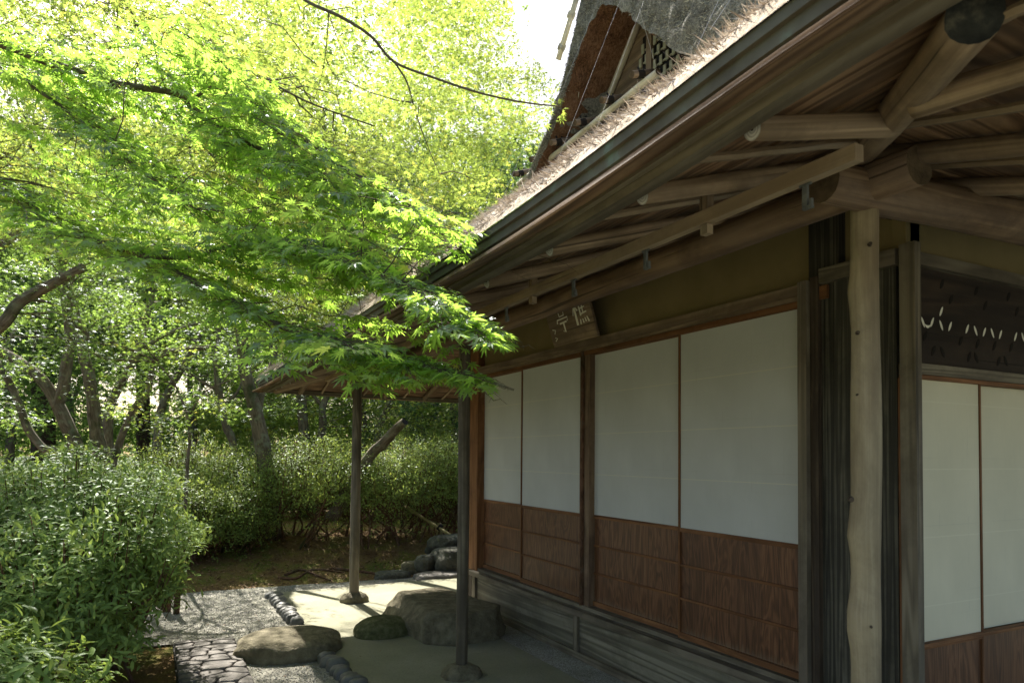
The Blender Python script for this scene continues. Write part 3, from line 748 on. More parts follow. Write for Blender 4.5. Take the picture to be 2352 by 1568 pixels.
# soffit boards (three hipped faces of lapped boards parallel to the eaves)
def soffit_face(side, label=None):
    m = MB(); n = 9; t0, t1 = -.90, 1.12; st = (t1 - t0) / n; nk = 36
    for r_ in range(n):
        ta, tb = t0 + r_ * st, t0 + (r_ + 1) * st + .012
        za, zb = rz_(ta) + .034 - .0, rz_(tb) + .040 - .008 * 0
        def P(t, k, z):
            if side == 'A': y0, y1 = KY0 + t, KY1 - t; y = y0 + (y1 - y0) * k; x = KX + t
            elif side == 'B': x0, x1 = KX + t, 7.0; x = x0 + (x1 - x0) * k; y = KY0 + t
            else: x0, x1 = KX + t, 7.0; x = x0 + (x1 - x0) * k; y = KY1 - t
            return (x, y, z + lift(x, y))
        ll = 6.0
        for k in range(nk):
            k0, k1 = k / nk, (k + 1) / nk
            a, b, c, d_ = P(ta, k0, za), P(ta, k1, za), P(tb, k1, zb), P(tb, k0, zb)
            n0 = len(m.v); m.v += [a, b, c, d_]
            u0 = r_ * .77; f = (n0, n0 + 1, n0 + 2, n0 + 3) if side != 'B' else (n0 + 3, n0 + 2, n0 + 1, n0)
            uv = ((u0, k0 * ll), (u0, k1 * ll), (u0 + st, k1 * ll), (u0 + st, k0 * ll)); m.face(f, uv if side != 'B' else uv[::-1])
            # small step edge of the lap
            a2, b2 = P(ta, k0, za + .010), P(ta, k1, za + .010); n0 = len(m.v); m.v += [a, b, b2, a2]; m.face((n0, n0+1, n0+2, n0+3), ((u0, k0*ll), (u0, k1*ll), (u0+.01, k1*ll), (u0+.01, k0*ll)))
    o = m.build('ceiling_board', W_SOFF, H); so_ = o.modifiers.new('s', 'SOLIDIFY'); so_.thickness = .006; so_.offset = 0
for s_ in 'ABC': soffit_face(s_)
# fascia layers: swept strips along the three eaves
def sweep(name, t0, t1, z0, z1, mat, label=None, nk=60, wv=.0, inset=0):
    m = MB(); loop = []
    path = []
    def off(t):
        xo, ya, yb = KX + t, KY0 + t, KY1 - t
        P = [(7.0, ya)] + [(7.0 + (xo - 7.0) * k / 30, ya) for k in range(1, 30)] + [(xo, ya)] + [(xo, ya + (yb - ya) * k / nk) for k in range(1, nk)] + [(xo, yb)] + [(xo + (7 - xo) * k / 14, yb) for k in range(1, 15)]
        return P
    A, B_ = off(t0), off(t1); L = 0; prev = None
    for i, (p, q) in enumerate(zip(A, B_)):
        w_ = wv * noise.noise(Vector((p[0] * 1.7, p[1] * 1.7, t0 * 30))) if wv else 0
        l = lift(*p); pa, pb = (p[0], p[1], E + z0 + l + w_), (q[0], q[1], E + z0 + l + w_); pc, pd = (q[0], q[1], E + z1 + l), (p[0], p[1], E + z1 + l)
        m.v += [pa, pb, pc, pd]
        if prev: L2 = L + math.dist(prev, p)
        if prev:
            a, b = 4 * (i - 1), 4 * i
            for e0, e1 in ((0, 1), (1, 2), (2, 3), (3, 0)):
                u = e0 * .05; m.face((a + e0, b + e0, b + e1, a + e1), ((u, L), (u, L2), (u + .05, L2), (u + .05, L)))
            L = L2
        prev = p
    o = m.build(name, mat, H)
    if label: o['label'] = label
    return o
sweep('eave_batten', -.808, -.765, .612, .648, W_GREY, 'rough grey batten along the eave', wv=.012)
sweep('eave_board', -.828, -.808, .630, .682, W_GREY)
sweep('eave_board', -.843, -.828, .652, .700, W_GREY)
sweep('eave_edging', -.856, -.843, .672, .714, M_COPPER)
sweep('eave_edging', -.868, -.856, .698, .722, M_COPPER, 'dark copper edging with green patina')

# ---- thatch skirt
TX0, TZ0, TS = KX - .875, E + .722, .812
def th(x, y):
    t = min(x - TX0, y - (KY0 - .875), (KY1 + .875) - y)
    return TZ0 + TS * t + .035 * (1 - math.exp(-max(0, t) / .06))
def bumps_(x, y, a=.02): return a * (noise.noise(Vector((x * 9, y * 9, 1))) + .7 * noise.noise(Vector((x * 22, y * 22, 4))))
m = MB(); nx, ny = 50, 130
y0, y1 = KY0 - .875, KY1 + .875
for side in ('A', 'B'):
    base = len(m.v)
    for i in range(nx + 1):
        k = (i / nx) ** 1.5
        for j in range(ny + 1):
            q = j / ny
            if side == 'A': t = k * 2.6; x = TX0 + t; y = y0 + t + (y1 - y0 - 2 * t) * q
            else: t = k * 3.6; y = y0 + t; x = TX0 + t + (7.5 - TX0 - t) * q
            hz = TZ0 + TS * t + .035 * (1 - math.exp(-t / .06)) + lift(x, y)
            m.v.append((x, y, hz + (bumps_(x, y) if t > .01 else -.002)))
    for i in range(nx):
        for j in range(ny):
            a = base + i * (ny + 1) + j; f = (a, a + 1, a + ny + 2, a + ny + 1); m.face(f if side == 'B' else f[::-1], ((0, 0),) * 4)
thatch = m.build('thatch', M_THATCH, H, True)
# straws
def straws(name, n, fpos, mat, l0, l1, w0, lean, parent):
    P, dirs = fpos(n); n = len(P)
    dirs = dirs + RG.normal(0, lean, (n, 3)); dirs /= np.linalg.norm(dirs, axis=1, keepdims=True)
    side = np.cross(dirs, RG.normal(0, 1, (n, 3))); side /= np.linalg.norm(side, axis=1, keepdims=True)
    L = RG.uniform(l0, l1, (n, 1)); W = RG.uniform(w0 * .6, w0 * 1.4, (n, 1))
    bend = RG.normal(0, .15, (n, 3)) * L
    V = np.stack([P - side * W, P + side * W, P + dirs * L * .55 + side * W * .7 + bend, P + dirs * L + bend * 2.0], 1)
    T = np.array([(0, 1, 2), (0, 2, 3)])
    return npmesh(name, V.reshape(-1, 3), (T[None] + (np.arange(n) * 4)[:, None, None]).reshape(-1, 3), mat, parent, np.repeat(RG.uniform(0, 1, n) ** 1.3, 4))
def skirt_pos(n):
    t = .03 + RG.uniform(0, 1, n) ** 1.3 * 2.5; yy = RG.uniform(0, 1, n); y = y0 + t + (y1 - y0 - 2 * t) * yy; x = TX0 + t
    z = TZ0 + TS * t + .035 * (1 - np.exp(-t / .06)) + np.array([lift(a, b) + bumps_(a, b) for a, b in zip(x, y)])
    return np.c_[x, y, z], np.tile(np.array([-.62, 0.0, -.12]), (n, 1))
s_o = straws('straw', 95000, skirt_pos, M_STRAW, .012, .045, .0013, .24, thatch)
def edge_pos(n):
    y = RG.uniform(y0, y1, n); x = TX0 + RG.uniform(0, .03, n); z = TZ0 + .008 + np.array([lift(a, b) for a, b in zip(x, y)])
    return np.c_[x, y, z], np.tile(np.array([-.4, 0, .35]), (n, 1))

# ---- gable with thick thatch verge
GX0, GX1 = 3.04, 3.50
outer = [(2.45, 2.15), (2.62, 2.46), (2.85, 2.82), (3.1, 3.18), (3.35, 3.55), (3.6, 3.95), (3.9, 4.3), (4.15, 4.42), (4.35, 4.32), (4.52, 4.04), (4.655, 3.72), (4.78, 3.46), (4.88, 3.24), (4.99, 3.05), (5.15, 2.87), (5.42, 2.68), (5.72, 2.45)]
inner = [(3.15, 2.25), (3.32, 2.48), (3.484, 2.66), (3.6, 2.75), (3.70, 2.84), (3.84, 2.98), (3.975, 3.138), (4.18, 3.343), (4.30, 3.45), (4.40, 3.51), (4.50, 3.51), (4.60, 3.46), (4.68, 3.384), (4.77, 3.30), (4.86, 3.20), (4.95, 3.07), (5.05, 2.95), (5.20, 2.80), (5.42, 2.62), (5.62, 2.42)]
def resamp(P, n):
    d = [0]
    for a, b in zip(P[:-1], P[1:]): d.append(d[-1] + math.dist(a, b))
    out = []
    for i in range(n):
        s = d[-1] * i / (n - 1); k = max(j for j in range(len(d)) if d[j] <= s + 1e-9); k = min(k, len(P) - 2)
        f = (s - d[k]) / (d[k + 1] - d[k]); out.append((P[k][0] + (P[k+1][0] - P[k][0]) * f, P[k][1] + (P[k+1][1] - P[k][1]) * f))
    return out
NP_ = 120
OU, IN = resamp(outer, NP_), resamp(inner, NP_)
def dn(p, a=.03): q = Vector(p) * 11; return Vector(p) + Vector((noise.noise(q), noise.noise(q + Vector((9, 0, 0))), noise.noise(q + Vector((0, 9, 0))))) * a
def strip(rows, mat, name, parent, flip=False, a=.03):
    m = MB(); n = len(rows[0])
    for r_ in rows: m.v += [tuple(dn(p, a)) for p in r_]
    for i in range(len(rows) - 1):
        for j in range(n - 1):
            k = i * n + j; f = (k, k + 1, k + n + 1, k + n); m.face(f[::-1] if flip else f, ((0, 0),) * 4)
    return m.build(name, mat, parent, True)
rows = []
for i in range(15):                                     # cut face between the inner and outer edge, slightly bellied
    k = i / 14; bl = -.05 * math.sin(k * math.pi)
    rows.append([(GX0 + bl + .02 * k, IN[j][0] + (OU[j][0] - IN[j][0]) * k, E + IN[j][1] + (OU[j][1] - IN[j][1]) * k) for j in range(NP_)])
vg = strip(rows, M_THGREY, 'thatch_verge', H)
rows = [[(GX0 + (GX1 + .02 - GX0) * i / 12, IN[j][0] + (4.3 - IN[j][0]) * -.06 * i / 12, E + IN[j][1] + .02 * i / 12) for j in range(NP_)] for i in range(13)]
strip(rows, M_THBROWN, 'verge_underside', H, True)
rows = [[(GX0 + .02 + 4.5 * (i / 30), OU[j][0], E + OU[j][1]) for j in range(NP_)] for i in range(31)]
ro = strip(rows, M_THGREY, 'roof_ridge_thatch', H)
def verge_pos(n):
    k = RG.uniform(0, 1, n); j = RG.integers(0, NP_ - 1, n); I, O = np.array(IN), np.array(OU)
    p = I[j] + (O[j] - I[j]) * k[:, None]; x = GX0 - .05 * np.sin(k * math.pi) + .02 * k
    return np.c_[x + .01, p[:, 0], p[:, 1] + E], np.tile(np.array([-.8, 0, -.35]), (n, 1))
straws('straw_ends', 26000, verge_pos, M_STRAWG, .012, .035, .0022, .35, vg)
def outer_pos(n):
    j = RG.integers(0, NP_ - 1, n); O = np.array(OU)[j]; x = RG.uniform(GX0 - .02, 4.5, n)
    return np.c_[x, O[:, 0], O[:, 1] + E], np.c_[np.full(n, -.3), np.where(O[:, 0] > 4.2, .5, -.5), np.full(n, .1)]
straws('loose_ends', 6000, outer_pos, M_STRAWG, .02, .06, .003, .4, ro)
# gable wall of boards, barge pole, lattice window
m = MB()
gy = [p for p in inner if p[1] > 2.2]
for i in range(16):
    z0_, z1_ = 2.3 + i * .08, 2.3 + (i + 1) * .08
    def yr(z):
        ys = [a[0] + (b[0] - a[0]) * ((z - a[1]) / (b[1] - a[1])) for a, b in zip(inner[:-1], inner[1:]) if (a[1] - z) * (b[1] - z) <= 0 and a[1] != b[1]]
        return (min(ys), max(ys)) if len(ys) >= 2 else None
    r_ = yr(min(z1_, 3.45))
    if not r_: continue
    m.bar((GX1 + random.uniform(-.004, .004), r_[0] - .1, E + (z0_ + z1_) / 2), (GX1, r_[1] + .2, E + (z0_ + z1_) / 2 + .003), .02, .078)
m.build('gable_board', W_BROWN, H)
m = MB(); a = at(1466, 52, X=GX1 - .04); b = at(1392, 240, X=GX1 - .04); dd = (b - a); m.tube([a - dd * .25, b + dd * .5], .028, 12); m.build('barge_pole', M_BAMB, H, True)
m = MB(); a = at(1496, 105, X=GX1 - .03); m.box(a.x - .03, a.x + .01, a.y - .035, a.y + .03, a.z - .9, a.z + .12); m.build('gable_strut', W_BROWN, H)
gw = thing  # window lattice
wc = at(1532, 122, X=GX1 - .03)
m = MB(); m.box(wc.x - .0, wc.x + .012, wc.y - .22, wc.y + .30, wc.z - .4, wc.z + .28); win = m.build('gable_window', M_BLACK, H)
m = MB()
for i in range(5):
    z = wc.z - .25 + i * .10
    m.box(wc.x - .012, wc.x - .002, wc.y - .20, wc.y + .28, z, z + .012, 'y')
for i in range(7):
    y = wc.y - .19 + i * .075
    for j in range(5): m.box(wc.x - .022, wc.x - .013, y + (j % 2) * .03, y + (j % 2) * .03 + .032, wc.z - .25 + j * .10 - .02, wc.z - .25 + j * .10 + .055)
m.build('lattice', noisy('pale_lattice', [(.3, (.25, .24, .16)), (.7, (.42, .41, .28))], 20), win)
# foot pole with tied cross billets
def skirt_z(x): return TZ0 + TS * (x - TX0) + .035
pX = 3.14
a, b = at(1512, 165, X=pX), at(1190, 423, X=pX)
m = MB(); m.tube([a.lerp(b, k / 10) for k in range(11)], [.026 - .006 * k / 10 + (.003 if k % 2 else 0) for k in range(11)], 12, capmi=1); bpole = m.build('foot_pole', [M_BAMB, M_LOGEND], H, True)
for k in (.06, .24, .42, .60, .77, .93):
    c = a.lerp(b, k); q = c + Vector((-.05, .02, .035))
    m = MB(); m.tube([q + Vector((-.07, .0, -.01)), q + Vector((.14, .02, .07))], .026, 10, capmi=1); bl = m.build('billet', [W_BROWN, M_LOGEND], bpole, True)
    m = MB(); m.tube([q + Vector((-.02, -.0, .0)), q + Vector((.03, .0, .02))], .031, 8)
    m.tube([q + Vector((.0, .0, .02)), q + Vector((-.01, .01, .065))], .008, 5); m.tube([q + Vector((.05, .02, .04)), q + Vector((.06, .03, .085))], .008, 5); m.build('rope_knot', M_ROPE, bl)
# ridge pole on the far slope
a, b = at(1326, -10, X=2.98), at(1282, 138, X=2.98)
m = MB(); m.tube([a, b], .024, 10); rp = m.build('ridge_pole', M_BAMB, H, True)
for k in (.3, .8):
    c = a.lerp(b, k); m = MB(); m.tube([c + Vector((-.02, .015, .015)), c + Vector((.02, -.01, -.01))], .032, 8); m.build('rope_knot', M_BAMB, rp, True)
# stretched wires
def on_skirt(px, py):
    v = CF + CR * ((px - CX) / FPX) - CU * ((py - CY) / FPX)
    k = (TZ0 + .03 - TS * TX0 + TS * EYE.x - EYE.z) / (v.z - TS * v.x); return EYE + v * k
for (u, v_) in (((1336, -20), (1262, 180)), ((1383, -20), (1227, 366)), ((1433, -20), (1272, 392)), ((1487, -20), (1336, 388)), ((1468, 20), (1507, 155)), ((1205, 330), (1130, 520)), ((1176, 350), (1060, 560)), ((1660, -20), (1600, 110)), ((1690, -20), (1630, 70))):
    A = at(*u, X=2.9); B2 = at(*v_, X=2.3)
    if u[0] in (1468,): B2 = at(1507, 155, X=3.1)
    m = MB(); m.tube([A, B2], .001, 5); m.build('wire', M_WIRE, H)

# ---- wall A
def Y_at(px, X=WX, py=1000): return at(px, py, X=X).y
WH = E
yl = [Y_at(v) for v in (1102, 1197, 1333, 1356, 1563, 1840)]
z_pt, z_pb = E + .712, E - .41           # paper top/bottom
z_kb = E - 1.045                          # door bottom
m = MB(); m.box(WX + .035, WX + .10, WY0 + .1, WY1, E + .80, E + 1.20, 'y'); m.build('plaster_wall', M_PLASTER, H)
m = MB(); m.box(WX + .02, WX + .09, WY0, 6.05, E + 1.12, E + 1.30, 'y'); m.build('wall_plate', W_DARK, H)
m = MB(); m.box(WX - .035, WX + .09, yl[5] - .06, 5.93, E + .765, E + .815, 'y'); m.box(WX - .02, WX + .09, yl[5] - .05, 5.92, E + .745, E + .765, 'y'); m.build('lintel', W_BROWN, H, bevel=.003)
m = MB(); m.box(WX - .01, WX + .06, yl[5] - .05, 5.9, E + .715, E + .744, 'y'); m.build('head_track', W_RED, H, bevel=.002)
m = MB(); m.box(WX - .075, WX + .10, yl[5] - .07, 6.02, .335, .375, 'y'); m.box(WX - .02, WX + .09, yl[5] - .05, 5.95, .376, .402, 'y'); m.build('sill', W_GREY, H, bevel=.003)
# doors
def door(y0_, y1_, xo, label):
    """leaf between y0_ (near) and y1_ (far)"""
    root = MB(); f = .014
    x0_, x1_ = WX + xo, WX + xo + .028
    fr = MB()
    zt, zb = E + .735, z_kb
    for yy in (y0_, y1_ - f): fr.box(x0_, x1_, yy, yy + f, zb, zt, 'z')
    fr.box(x0_ + .001, x1_ - .001, y0_ + f, y1_ - f, z_pt, zt - .001, 'y'); fr.box(x0_ + .001, x1_ - .001, y0_ + f, y1_ - f, z_pb - .024, z_pb, 'y'); fr.box(x0_ + .001, x1_ - .001, y0_ + f, y1_ - f, zb + .001, zb + .035, 'y')
    kh = (z_pb - .024 - (zb + .035)) / 3
    for k in (1, 2): fr.box(x0_ + .004, x1_ - .004, y0_ + f, y1_ - f, zb + .035 + kh * k - .007, zb + .035 + kh * k + .007, 'y')
    d_ = fr.build('sliding_door', W_RED, H, bevel=.0015); d_['label'] = label
    p = MB(); a, b = y0_ + f * .6, y1_ - f * .6; xx = x0_ + .008
    n0 = len(p.v); p.v += [(xx, b, z_pb - .004), (xx, a, z_pb - .004), (xx, a, z_pt + .004), (xx, b, z_pt + .004)]; p.face((0, 1, 2, 3), ((0, 0), (b - a, 0), (b - a, z_pt - z_pb), (0, z_pt - z_pb)))
    o = p.build('paper', M_PAPER, d_); s = o.modifiers.new('s', 'SOLIDIFY'); s.thickness = .003
    p = MB(); xx = x0_ + .013; r0 = y0_ * 1.37
    p.v += [(xx, b, zb + .01), (xx, a, zb + .01), (xx, a, z_pb - .01), (xx, b, z_pb - .01)]; p.face((0, 1, 2, 3), ((r0, 0), (r0 + b - a, 0), (r0 + b - a, z_pb - zb - .02), (r0, z_pb - zb - .02)))
    o = p.build('kick_board', M_KICK, d_); s = o.modifiers.new('s', 'SOLIDIFY'); s.thickness = .008
door(yl[1] - .012, yl[0] + .01, .032, 'paper sliding door farthest from the corner post')
door(yl[2] - .02, yl[1] + .006, .001, 'narrow paper sliding door beside the middle wall post')
door(yl[4] - .022, yl[3] + .02, .032, 'paper sliding door just right of the middle wall post')
door(yl[5] - .03, yl[4] + .022, .001, 'widest paper sliding door nearest the corner post')
# posts of wall A
m = MB(); m.box(WX - .004, WX + .08, yl[3] + .005, yl[2] - .005, .402, E + .745, 'z'); m.build('wall_post', W_KETA, H, bevel=.004)
m = MB(); m.tube([(WX - .012, yl[2] - .045, .40), (WX - .014, yl[2] - .043, 1.3), (WX - .012, yl[2] - .045, E + .745)], .017, 10, wob=.3, seed=3); m.build('wall_post', M_STEM, H, True)
m = MB(); ya, yb_ = Y_at(1104), Y_at(1086); m.box(WX - .03, WX + .08, ya, yb_, .376, E + 1.2, 'z'); m.build('wall_post', W_RED, H, bevel=.004)
m = MB(); m.box(WX + .0, WX + .09, yb_ + .002, yb_ + .09, .10, E + 1.2, 'z'); m.build('wall_post', W_DARK, H, bevel=.004)
# base boards
m = MB(); ys_ = Y_at(1338); m.box(WX - .018, WX + .05, yl[5] - .1, ys_ - .0, .035, .334, 'y'); m.build('base_board', W_GREYC, H)
m = MB(); m.box(WX - .0185, WX + .05, ys_ + .05, 5.93, .035, .3342, 'y'); m.build('base_board', W_GREYC, H)
m = MB(); m.box(WX - .04, WX + .05, ys_ + .0005, ys_ + .0495, .05, .3345, 'z'); m.build('base_strut', W_GREY, H, bevel=.003); m = MB(); m.box(WX - .045, WX + .05, 5.932, 6.0, .05, .3345, 'z'); m.build('base_strut', W_GREY, H, bevel=.003)
m = MB(); m.box(WX - .045, WX + .05, yl[5] - .1, 6.0, .0, .075, 'y'); m.build('ground_sill', W_GREY, H, bevel=.003)
# corner group of posts and boards between the two walls
ya, yb_ = Y_at(1878, WX - .05), Y_at(1839, WX - .05)
m = MB(); m.box(WX - .07, WX + .01, ya + .045, yb_, .30, at(1850, 645, X=WX - .06).z, 'z'); m.build('door_jamb', W_GREY, H, bevel=.003)
m = MB(); m.box(WX - .045, WX + .01, ya - .0, ya + .043, .30, at(1850, 640, X=WX - .05).z, 'z'); m.build('door_jamb', W_DARK, H, bevel=.003)
ya, yb_ = Y_at(1925, WX), Y_at(1866, WX)
m = MB(); m.box(WX - .02, WX + .10, ya - .02, yb_, .0, E + 1.15, 'z'); m.build('wall_post', W_DARKG, H, bevel=.004)
m = MB(); q = at(1884, 672, X=WX - .035); m.box(q.x, WX, q.y - .035, q.y + .03, q.z - .03, q.z + .03, 'y'); m.build('tenon', W_RED, H, bevel=.002)
yA, yB = Y_at(1917, WX - .03), Y_at(2062, WX - .03)
nb = 3
for i in range(nb):
    s = (yA - yB) / nb; m = MB(); m.box(WX - .03 - .003 * (i % 2), WX + .02, yB + s * i + .002, yB + s * (i + 1) - .002, .0, E + .79, 'z'); m.build('side_board', [W_DARKG, W_GREY, W_DARKG][i], H, bevel=.003)
m = MB(); m.box(WX - .055, WX + .03, yB - .01, yA + .06, E + .792, E + .858, 'y'); m.build('side_rail', W_GREY, H, bevel=.003)
m = MB(); m.box(WX + .03, WX + .09, YB, WY0, E + .7, E + 1.25, 'y'); m.build('plaster_wall', M_PLASTER, H)
pa, pb2 = at(2068, 1000, X=WX - .06), at(2116, 1000, Y=YB - .07)
m = MB(); m.box(WX - .06, pb2.x, YB - .075, pa.y, .0, E + .865, 'z'); m.build('wall_post', W_GREY, H, bevel=.005)
# ---- wall B (faces the camera)
XB0 = pb2.x
def zB(px, py): return at(px, py, Y=YB).z
zt0, zt1 = zB(2115, 618), zB(2115, 590); zr0, zr1 = zB(2117, 862), zB(2117, 838); zpb = zB(2126, 1474)
m = MB(); m.box(WX, 7, YB, YB + .06, zt1, E + 1.3, 'x'); m.build('plaster_wall', M_PLASTER, H)
m = MB(); m.box(WX - .02, 7, YB - .03, YB + .07, E + 1.0, E + 1.17, 'x'); m.build('wall_plate', W_DARK, H)
m = MB(); m.box(XB0, 7, YB - .045, YB + .02, zt0, zt1, 'x'); m.build('lintel', W_GREY, H, bevel=.003)
m = MB(); m.box(XB0, 7, YB - .035, YB + .02, zr0, zr1, 'x'); m.build('lintel', W_GREY, H, bevel=.003)
m = MB(); m.box(XB0, 7, YB - .02, YB + .02, zr0 - .016, zr0 - .001, 'x'); m.box(XB0, 7, YB - .02, YB + .02, zpb - .012, zpb, 'x'); m.build('head_track', W_RED, H)
# carved transom
m = MB(); m.box(XB0, 7, YB - .012, YB + .01, zr1, zt0, 'x'); tr = m.build('carved_transom', wood('near_black_transom', (.010, .006, .004), (.024, .015, .010), (.040, .025, .016), 5, .5, None, 0, ring=6), H)
def leafcut(px, py, ang, L=.05, W=.013, mat=M_WHITE, z=.0135, name='carved_opening', arc=0):
    c = at(px, py, Y=YB - z); mm = MB(); n = 12; P = []
    for i in range(n):
        a = 2 * math.pi * i / n; u = math.cos(a) * L / 2; v = math.sin(a) * W / 2 * (abs(math.sin(a)) ** .4) + arc * (u / (L / 2)) ** 2
        P.append((c.x + u * math.cos(ang) - v * math.sin(ang), c.y, c.z + u * math.sin(ang) + v * math.cos(ang)))
    mm.poly_prism(P, (0, .001, 0)); return mm.build(name, mat, tr)
cv = lambda cx, cy: (1791.6 + cx * .3223, 413.5 + cy * .3223)
for cx, cy, s in ((1020, 1012, -1), (1085, 1012, 1), (1150, 935, 1), (1150, 1035, -1), (1213, 1042, 1), (1335, 1060, 1), (1395, 1073, -1), (1457, 1082, 1), (1515, 1090, -1), (1572, 1100, 1), (1680, 1115, 1), (1733, 1120, -1)):
    leafcut(*cv(cx, cy), s * R(62), .048, .013)
leafcut(*cv(1053, 1045), 0, .04, .012, arc=.010)
M_CUT = NM('shadowed_cut', .9)[0]; M_CUT.node_tree.nodes['Principled BSDF'].inputs['Base Color'].default_value = (.008, .006, .004, 1)
for cx, cy, s in ((1155, 740, 1), (1220, 850, 1), (1400, 790, 1), (1465, 893, 1), (1630, 830, 1), (1690, 935, 1), (1035, 1110, 1), (1095, 1215, 1), (1160, 1225, -1), (1290, 1145, 1), (1410, 1165, 1), (1530, 1180, 1), (1350, 1260, 1), (1400, 1265, -1), (1560, 1290, 1), (1610, 1290, -1), (1650, 1190, 1)):
    leafcut(*cv(cx, cy), s * R(60), .052, .020, M_CUT)
# doors of wall B
def doorB(x0_, x1_, yo, label):
    fr = MB(); f = .011; ya_, yb2 = YB + yo, YB + yo + .02
    for xx in (x0_, x1_ - f): fr.box(xx, xx + f, ya_, yb2, .40, zr0 - .016, 'z')
    fr.box(x0_ + f, x1_ - f, ya_ + .001, yb2, zpb - .03, zpb - .012, 'x')
    d_ = fr.build('sliding_door', W_RED, H); d_['label'] = label
    p = MB(); yy = ya_ + .006; a, b = x0_ + f * .5, x1_ - f * .5; z0_, z1_ = zpb, zr0 - .016
    p.v += [(a, yy, z0_), (b, yy, z0_), (b, yy, z1_), (a, yy, z1_)]; p.face((0, 1, 2, 3), ((.1, .14), (b - a + .1, .14), (b - a + .1, z1_ - z0_ + .14), (.1, z1_ - z0_ + .14)))
    o = p.build('paper', M_PAPER_WARMLIT, d_); s = o.modifiers.new('s', 'SOLIDIFY'); s.thickness = .003
    p = MB(); yy = ya_ + .010; p.v += [(a, yy, .1), (b, yy, .1), (b, yy, zpb - .02), (a, yy, zpb - .02)]; p.face((0, 1, 2, 3), ((3, .5), (3 + b - a, .5), (3 + b - a, zpb + .38), (3, zpb + .38)))
    o = p.build('kick_board', M_KICK, d_); s = o.modifiers.new('s', 'SOLIDIFY'); s.thickness = .008
xs1 = at(2252, 1000, Y=YB).x
doorB(XB0 - .01, xs1 + .006, -.001, 'paper sliding door beside the corner on the near side')
doorB(xs1 - .006, xs1 + .95, .024, 'paper sliding door at the right edge on the near side')
m = MB(); m.box(xs1 + .9, 7, YB + .01, YB + .05, 0, zr0, 'x'); m.build('plaster_wall', M_PLASTER, H)
m = MB(); m.box(WX + .1, 7, WY0 + .3, WY0 + .36, 0, E + 1.3, 'x'); m.build('inner_wall', M_PLASTER, H)
m = MB(); m.box(3.0, 7, 5.9, 5.96, .1, E + 1.2, 'x'); m.build('plaster_wall', M_PLASTER, H)

# ---- square rail under the eaves, its hangers and hooks
RX = 1.40
za = at(1972, 352, X=RX).z; zc = E + .815
m = MB(); a = at(1974, 350, X=RX); b = Vector((RX, 6.4, a.z - .012)); m.bar(a, b, .028, .038); rail = m.build('hanging_rail', W_RAIL, H, bevel=.003)
def railz(y): return a.z + (b.z - a.z) * (y - a.y) / (b.y - a.y)
for px, py in ((1623, 470), (1224, 660)):
    y = at(px, py, X=RX).y; m = MB(); m.box(RX - .012, RX + .012, y - .016, y + .016, railz(y) + .015, rz_(-.41) + .03); m.build('hanger', W_BROWN, rail)
    m = MB(); m.box(RX - .011, RX + .011, y - .014, y + .014, railz(y) - .05, railz(y) - .022); m.build('peg', W_RAIL, rail)
for px, py in ((1850, 435), (1483, 588), (1317, 655), (1163, 722)):
    y = at(px, py, X=RX).y; z = railz(y) - .022; m = MB()
    m.box(RX - .003, RX + .003, y - .017, y + .017, z - .004, z + .001); m.box(RX - .004, RX + .004, y - .007, y + .007, z - .055, z - .004)
    m.box(RX - .004, RX + .006, y - .020, y + .007, z - .063, z - .055); m.box(RX - .004, RX + .004, y - .020, y - .014, z - .055, z - .04); m.build('iron_hook', M_IRON, rail)

# ---- name plaque
yL, yR = at(1279, 799, X=WX - .04).y, at(1380, 773, X=WX - .04).y
zb_ = E + .816; hh = .40; lean = .13
pq = thing('name_plaque', 'leaning wooden plaque with pale brushed characters above the doors', 'plaque', (WX - .045, (yL + yR) / 2, zb_))
Ub = Vector((0, -1, 0)); Vb = Vector((-lean, 0, hh)).normalized(); Nb = Vector((-hh, 0, -lean)).normalized()
m = MB(); O = Vector((WX - .045, yL, zb_)); Wd = yL - yR; m.frame(O, Nb * .018, Vb * math.hypot(hh, lean), Ub * Wd); m.build('board', W_BROWN, pq, bevel=.003)
def stroke(mm, pts, w0, w1):
    pts = [Vector((p[0], p[1], 0)) for p in pts]; n = len(pts); L_, R_ = [], []
    for i, p in enumerate(pts):
        tg = (pts[min(i + 1, n - 1)] - pts[max(i - 1, 0)]).normalized(); s = Vector((-tg.y, tg.x, 0)); wd = w0 + (w1 - w0) * i / (n - 1)
        L_.append(p + s * wd / 2); R_.append(p - s * wd / 2)
    cvt = lambda p: O + Nb * .0195 + Ub * (p.x * Wd) + Vb * (p.y * hh)
    for i in range(n - 1): mm.quad(cvt(L_[i]), cvt(R_[i]), cvt(R_[i+1]), cvt(L_[i+1]))
def glyph(strokes, ox, oy, sx, sy):
    mm = MB()
    for st_, w0, w1 in strokes: stroke(mm, [(ox + x * sx, oy + y * sy) for x, y in st_], w0, w1)
    mm.build('character', M_WHITE, pq)
sho = [([(.0, .70), (.42, .76)], .035, .03), ([(.22, 1.0), (.22, .5), (.21, .02)], .035, .045), ([(.22, .68), (.02, .34)], .03, .012), ([(.24, .62), (.40, .46)], .02, .03),
       ([(.62, 1.0), (.5, .78)], .03, .012), ([(.56, .86), (.56, .28)], .03, .03), ([(.72, .96), (.78, .88)], .02, .03), ([(.56, .82), (.98, .86)], .025, .02), ([(.76, .84), (.76, .34)], .025, .025),
       ([(.58, .66), (.94, .69)], .022, .02), ([(.58, .50), (.94, .53)], .022, .02), ([(.52, .33), (1.0, .37)], .03, .028), ([(.48, .18), (.44, .03)], .025, .03), ([(.64, .18), (.66, .05)], .02, .03), ([(.80, .2), (.84, .07)], .02, .03), ([(.95, .22), (1.04, .05)], .02, .035)]
